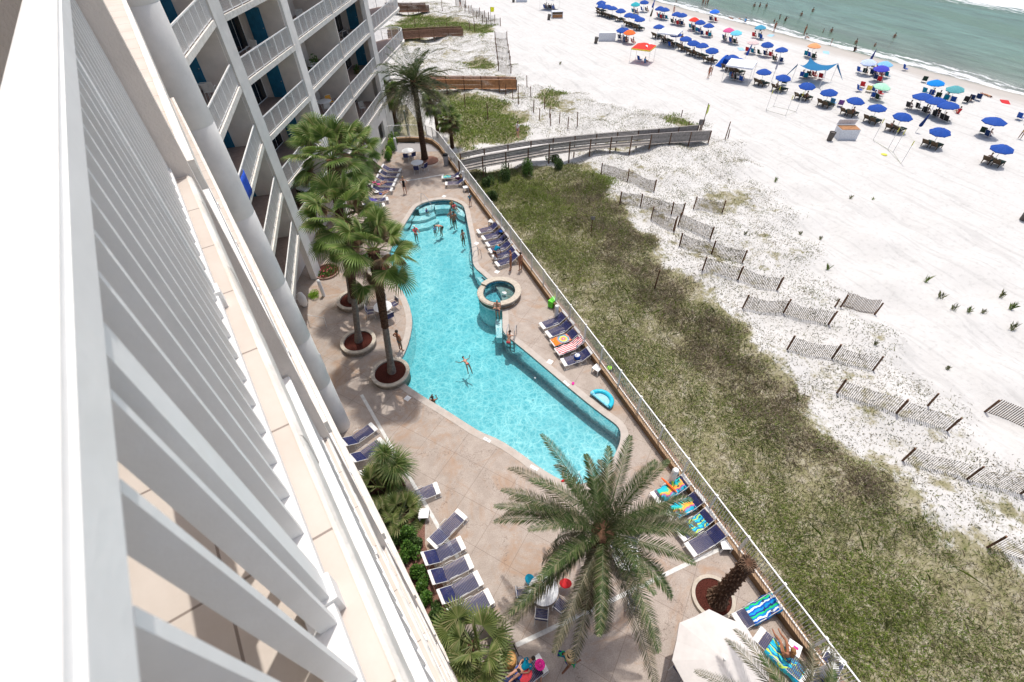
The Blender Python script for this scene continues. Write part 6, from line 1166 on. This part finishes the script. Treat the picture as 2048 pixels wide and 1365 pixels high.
for j, (x, y, m, cn) in enumerate([(1603, 156, CBLUE, 'blue'), (1610, 158, TEAL, 'teal'), (1617, 155, BLK, 'black'), (1628, 156, CL[0], 'dark red'), (1641, 159, CL[0], 'bright red')]): q = T(x, y); clone(FC, q, SHORE+math.pi+random.uniform(-.7, .7), cn+' chair '+('under' if j < 4 else 'just outside')+' the stretched sun shade', 'chair', None, m); j < 4 and body(j % 2, q, SHORE, 'sitting under the stretched sun shade, '+ORD[j]+' from the left', z=-.16)
# beach shelter (pop-up), boxes, bins
o = empty('pop_up_shelter', T(1444, 132), R_(20), 'bright blue pop-up beach shelter beside the large white canopy', 'tent'); mb = MB(); n = 10
for i in range(n+1):
    t = math.pi*i/n
    for j in range(5): u_ = j/4; mb.v.append((1.0*math.cos(t)*(1-.15*u_), 1.1*u_-.4, 1.55*math.sin(t)*(math.cos(u_*math.pi/2*.95))))
mb.f = [(i*5+j, i*5+j+1, (i+1)*5+j+1, (i+1)*5+j) for i in range(n) for j in range(4)]; mb.build('shell', cm('shelter_blue', 30, 95, 200), o, 2)
def beachbox(px, rz, label, d=(2.3, 1.0, 1.0), front=None, lid=True):
    o = empty('rental_box', T(*px), rz, label, 'storage box'); MB().box((0, 0, d[2]/2), d).build('body', cm('box_white', 215, 217, 222), o); MB().box((0, 0, d[2]+.025), (d[0]*.96, d[1]*.94, .04)).build('shelf', WDO if lid else cm('box_white', 215, 217, 222), o)
    if lid: MB().box((0, d[1]/2+.03, d[2]+.35), (d[0]*.98, .04, .7), rot=Matrix.Rotation(R_(20), 3, 'X')).build('lid', cm('box_white', 215, 217, 222), o)
    if front: MB().box((0, -d[1]/2-.01, d[2]*.35), (d[0]*.9, .02, d[2]*.5)).build('front_panel', front, o); MB().box((0, -d[1]/2-.01, d[2]*.8), (d[0]*.9, .02, d[2]*.3)).build('opening', CBROWN, o)
beachbox((1688, 276), R_(-25), 'white wooden rental box open at the top, right part of the beach', (2.0, 1.3, 1.1)); beachbox((1114, 36), R_(-20), 'brown fronted rental box beside the slate blue canopy', (2.2, 1.2, 1.1), WDO, False); beachbox((1206, 82), R_(-25), 'pale grey storage box, left one of a pair', (1.5, .8, 1.2), None, False); beachbox((1221, 82), R_(-25), 'pale grey storage box, right one of a pair', (1.5, .8, 1.2), None, False); beachbox((1043, 4), R_(-20), 'white box at the very top of the beach', (2.4, 1., 1.), None, False)
def bin_(px, label, tilt=0): o = empty('trash_bin', T(*px), 0, label, 'bin', 'dark beach bins'); o.rotation_euler = (tilt, tilt*.7, 0); MB().lathe([(.26, 0), (.32, .85)], 16).build('body', PLUM, o, True); MB().lathe([(.33, .85), (.34, .9), (.29, .9), (.27, .6)], 16, cap=False).build('rim', BLK, o)
bin_((1658, 281), 'dark bin beside the open white rental box', .05); bin_((1191, 87), 'dark bin left of the pale grey pair of boxes', .15); bin_((1097, 40), 'dark bin left of the brown fronted box', .2); bin_((1027, 5), 'dark bin at the very top of the beach'); bin_((2046, 440), 'dark bin cut by the right edge of the picture')
o = empty('lifeguard_chair', T(1246, 82), SHORE, 'tall white lifeguard chair beside the orange umbrella', 'lifeguard chair')
for x in (-.5, .5):
    for y in (-.5, .5): MB().bar((x*1.3, y*1.3, 0), (x*.8, y*.8, 1.9), .07).build('leg', WHITEP, o)
MB().box((0, 0, 1.7), (.9, .8, .06)).build('seat', WHITEP, o); MB().box((0, -.4, 2.05), (.9, .06, .7)).build('backrest', WHITEP, o)
for z in (.5, 1.0, 1.4): MB().box((0, .6-.1*z, z), (1.05, .05, .07)).build('rung', WHITEP, o)
def pole4(pxs, label, m, h=2.3):
    P = [T(*q) for q in pxs]; c = P[0].copy(); o = empty('volleyball_net', c, 0, label, 'net')
    for p in P: MB().tube([p-c, p-c+Vector((.05, 0, h))], .028, 5).build('pole', m, o); MB().tube([p-c+Vector((.04, 0, h*.8)), p-c+Vector((.05, 0, h))], .045, 5).build('pad', cm('pole_yellow', 205, 200, 80), o)
    m1 = MB()
    for a, b in zip(P, P[1:]+P[:1]): m1.tube([a-c+Vector((0, 0, .02)), b-c+Vector((0, 0, .02))], .02, 4); m1.tube([a-c+Vector((.05, 0, h)), b-c+Vector((.05, 0, h))], .008, 4)
    m1.build('boundary_rope', cm('rope', 205, 205, 190), o)
pole4([(1532, 221), (1547, 213), (1592, 224), (1571, 232)], 'four square volleyball net frame of thin yellowish poles', WHITEM); pole4([(1746, 281), (1775, 300), (1802, 328), (1786, 305)], 'second pole frame with yellow padded tops right of the box', WHITEM)
blob(T(1768, 310), (.3, .3, .04), cm('pole_yellow', 205, 200, 80), 'disc', 'yellow disc lying on the sand by the poles', 'toy', z=float(T(1768, 310).z))
o = T(1555, 150)
p = T(1543, 163); o = empty('closed_umbrella', p, 0, 'tall grey furled flag umbrella standing in the front row', 'umbrella'); MB().tube([(0, 0, 0), (.2, .1, 3.1)], .04, 6).build('pole', WHITEM, o); MB().tube([(.1, .05, 1.5), (.2, .1, 3.0)], [.12, .08], 8).build('furled_cloth', cm('furled_grey', 190, 188, 195), o)
# walkers, sunbathers, people in the surf
for i, (x, y, k_, ci, w_) in enumerate([(1416, 157, 2, 0, 'standing on open sand left of the large white canopy'), (1422, 151, 4, 3, 'small, walking just behind the other on open sand'), (1361, 92, 2, 3, 'standing at the edge of the middle white canopy'), (1346, 31, 3, 2, 'walking between the far umbrellas'), (1352, 6, 6, 3, 'arms up near the top of the beach'), (1404, 14, 2, 3, 'in a group of three at the waterline, left'), (1409, 15, 3, 0, 'in a group of three at the waterline, middle'), (1414, 13, 2, 7, 'in a group of three at the waterline, right'), (1547, 65, 2, 3, 'standing on wet sand beyond the teal umbrella'), (1607, 72, 2, 3, 'standing on wet sand at the left of the waterline'), (1660, 92, 4, 2, 'child wading alone near the middle waterline'), (2038, 278, 6, 5, 'in yellow brown light at the right edge, striding')]): body(k_, T(x, y), SHORE+random.uniform(-2, 2), w_, ci)
for i, (x, y, w_) in enumerate([(1462, 38, 'lying on a towel near the waterline, left'), (1478, 39, 'lying on a towel near the waterline, right'), (1972, 192, 'lying on bare sand at the right near the surf')]): body(5, T(x, y), SHORE+1.2, w_, z=0)
for i, (x, y, k_, ci, w_) in enumerate([(1610, 78, 7, 1, 'crouching at the middle waterline'), (1520, 62, 7, 3, 'sitting on sand by the teal patterned umbrella'), (1490, 45, 7, 2, 'sitting on the wet sand at the far end'), (1708, 103, 7, 3, 'sitting in the wash of the waves'), (1890, 196, 7, 1, 'sitting on the sand at the three blue umbrellas'), (1935, 205, 7, 3, 'sitting right of the three blue umbrellas'), (1915, 228, 7, 0, 'sitting low right of the three blue umbrellas')]): body(k_, T(x, y), SHORE+random.uniform(-1, 1), w_, ci)
for i, (x, y, k_) in enumerate([(1508, 14, 2), (1519, 14, 2), (1532, 15, 2), (1559, 38, 6), (1571, 42, 6), (1548, 45, 4), (1602, 32, 2), (1570, 42, 4), (1646, 65, 4), (1662, 65, 2), (1711, 88, 2), (1749, 93, 4), (1788, 76, 2), (1625, 24, 2)]):
    p = G(x, y, -2.4); body(k_, (p.x, p.y, -2.4), SHORE+random.uniform(-2, 2), 'bathing in the sea, '+ORD[i]+' counted from the far left', z=-.95 if k_ != 4 else -.55, group='bathers in the sea')
for i, (x, y, c, l) in enumerate([(1730, 131, BLK, 'dark chair far left of the violet umbrella group'), (1745, 138, BLK, 'black chair by the violet umbrella'), (1757, 140, CL[0], 'pink red chair by the violet umbrella'), (1767, 147, cm('chair_pink', 215, 130, 160), 'pink chair in front of the violet umbrella'), (1810, 142, CBLUE, 'single blue chair alone near the surf'), (1847, 165, CGREEN, 'green chair alone left of the cyan umbrella'), (1718, 184, CBLUE, 'blue chair, left of the pastel umbrella'), (1724, 176, CL[0], 'red chair behind the pastel umbrella group'), (1736, 184, CL[5], 'lime chair under the pastel umbrella'), (1748, 186, CBLUE, 'bright blue chair under the pastel umbrella'), (1760, 192, CL[0], 'red chair in front of the pastel umbrella'), (1771, 184, TEAL, 'teal chair right of the pastel umbrella'), (1930, 206, BLK, 'black reclined chair right of the three umbrellas, left one'), (1942, 203, MAR, 'dark reclined chair right of the three umbrellas, middle one'), (1955, 201, MAR, 'navy reclined chair right of the three umbrellas, right one'), (2038, 240, CBLUE, 'blue chair at the right edge of the picture'), (1665, 210, CL[2], 'sky blue low chair between front row loungers'), (1679, 213, CL[6], 'purple chair between front row loungers'), (1568, 170, CGREEN, 'green chair behind the tall furled umbrella')]): clone(FC, T(x, y), SHORE+math.pi+random.uniform(-.6, .6), l, 'chair', 'folding chairs on the beach', c)
for i, (x, y, l) in enumerate([(1562, 62, 'crumpled pale towel beyond the teal umbrella'), (1541, 72, 'light blue towel spread on the sand'), (1482, 99, 'pale blue towel below the cream umbrella'), (1652, 106, 'green and white towel on sand by the waterline'), (2010, 205, 'small red towel on wet sand')]):
    p = T(x, y); tag(MB().box((p.x, p.y, p.z+.03), (1.6, .9, .03), rz=random.uniform(0, 2)).build('beach_towel', CL[0] if i == 4 else cm('towel_pale', 150, 190, 220)), l, 'towel')

# small clutter on the deck
for i, (x, y, c, nm, l, d, z) in enumerate([(1128, 962, CL[0], 'toy', 'small red toy at the pool rim near the lower ladder', (.16, .07, .05), 0), (1146, 768, PINK, 'toy', 'small pink toy on the deck above the float', (.12, .08, .04), 0), (1060, 1160, TEAL, 'towel', 'folded turquoise towel on the chair left of the table', (.24, .2, .04), .45), (1131, 1168, CL[0], 'towel', 'red towel over the chair right of the table', (.26, .2, .05), .46), (1052, 1352, CORAL, 'towel', 'coral towel among the swim gear on the lowest lounger', (.28, .2, .04), .38), (1040, 1345, CBLUE, 'towel', 'blue towel among the swim gear on the lowest lounger', (.24, .2, .04), .38), (1070, 758, WHITEP, 'paper_cup', 'white cup on the deck at the right pool edge', (.05, .05, .06), 0), (930, 372, BLK, 'sandals', 'black sandals by the small far table', (.14, .1, .03), 0), (1345, 958, cm('lime2', 190, 235, 90), 'pool_noodle', 'lime foam noodle under the date palm fronds', (.5, .06, .06), .42), (1338, 972, cm('orange_noodle', 250, 110, 50), 'pool_noodle', 'orange foam noodle under the date palm fronds', (.5, .06, .06), .42)]):
    blob(G(x, y, z), d, c, nm, l, nm.replace('_', ' '), rz=i*.9, z=z)
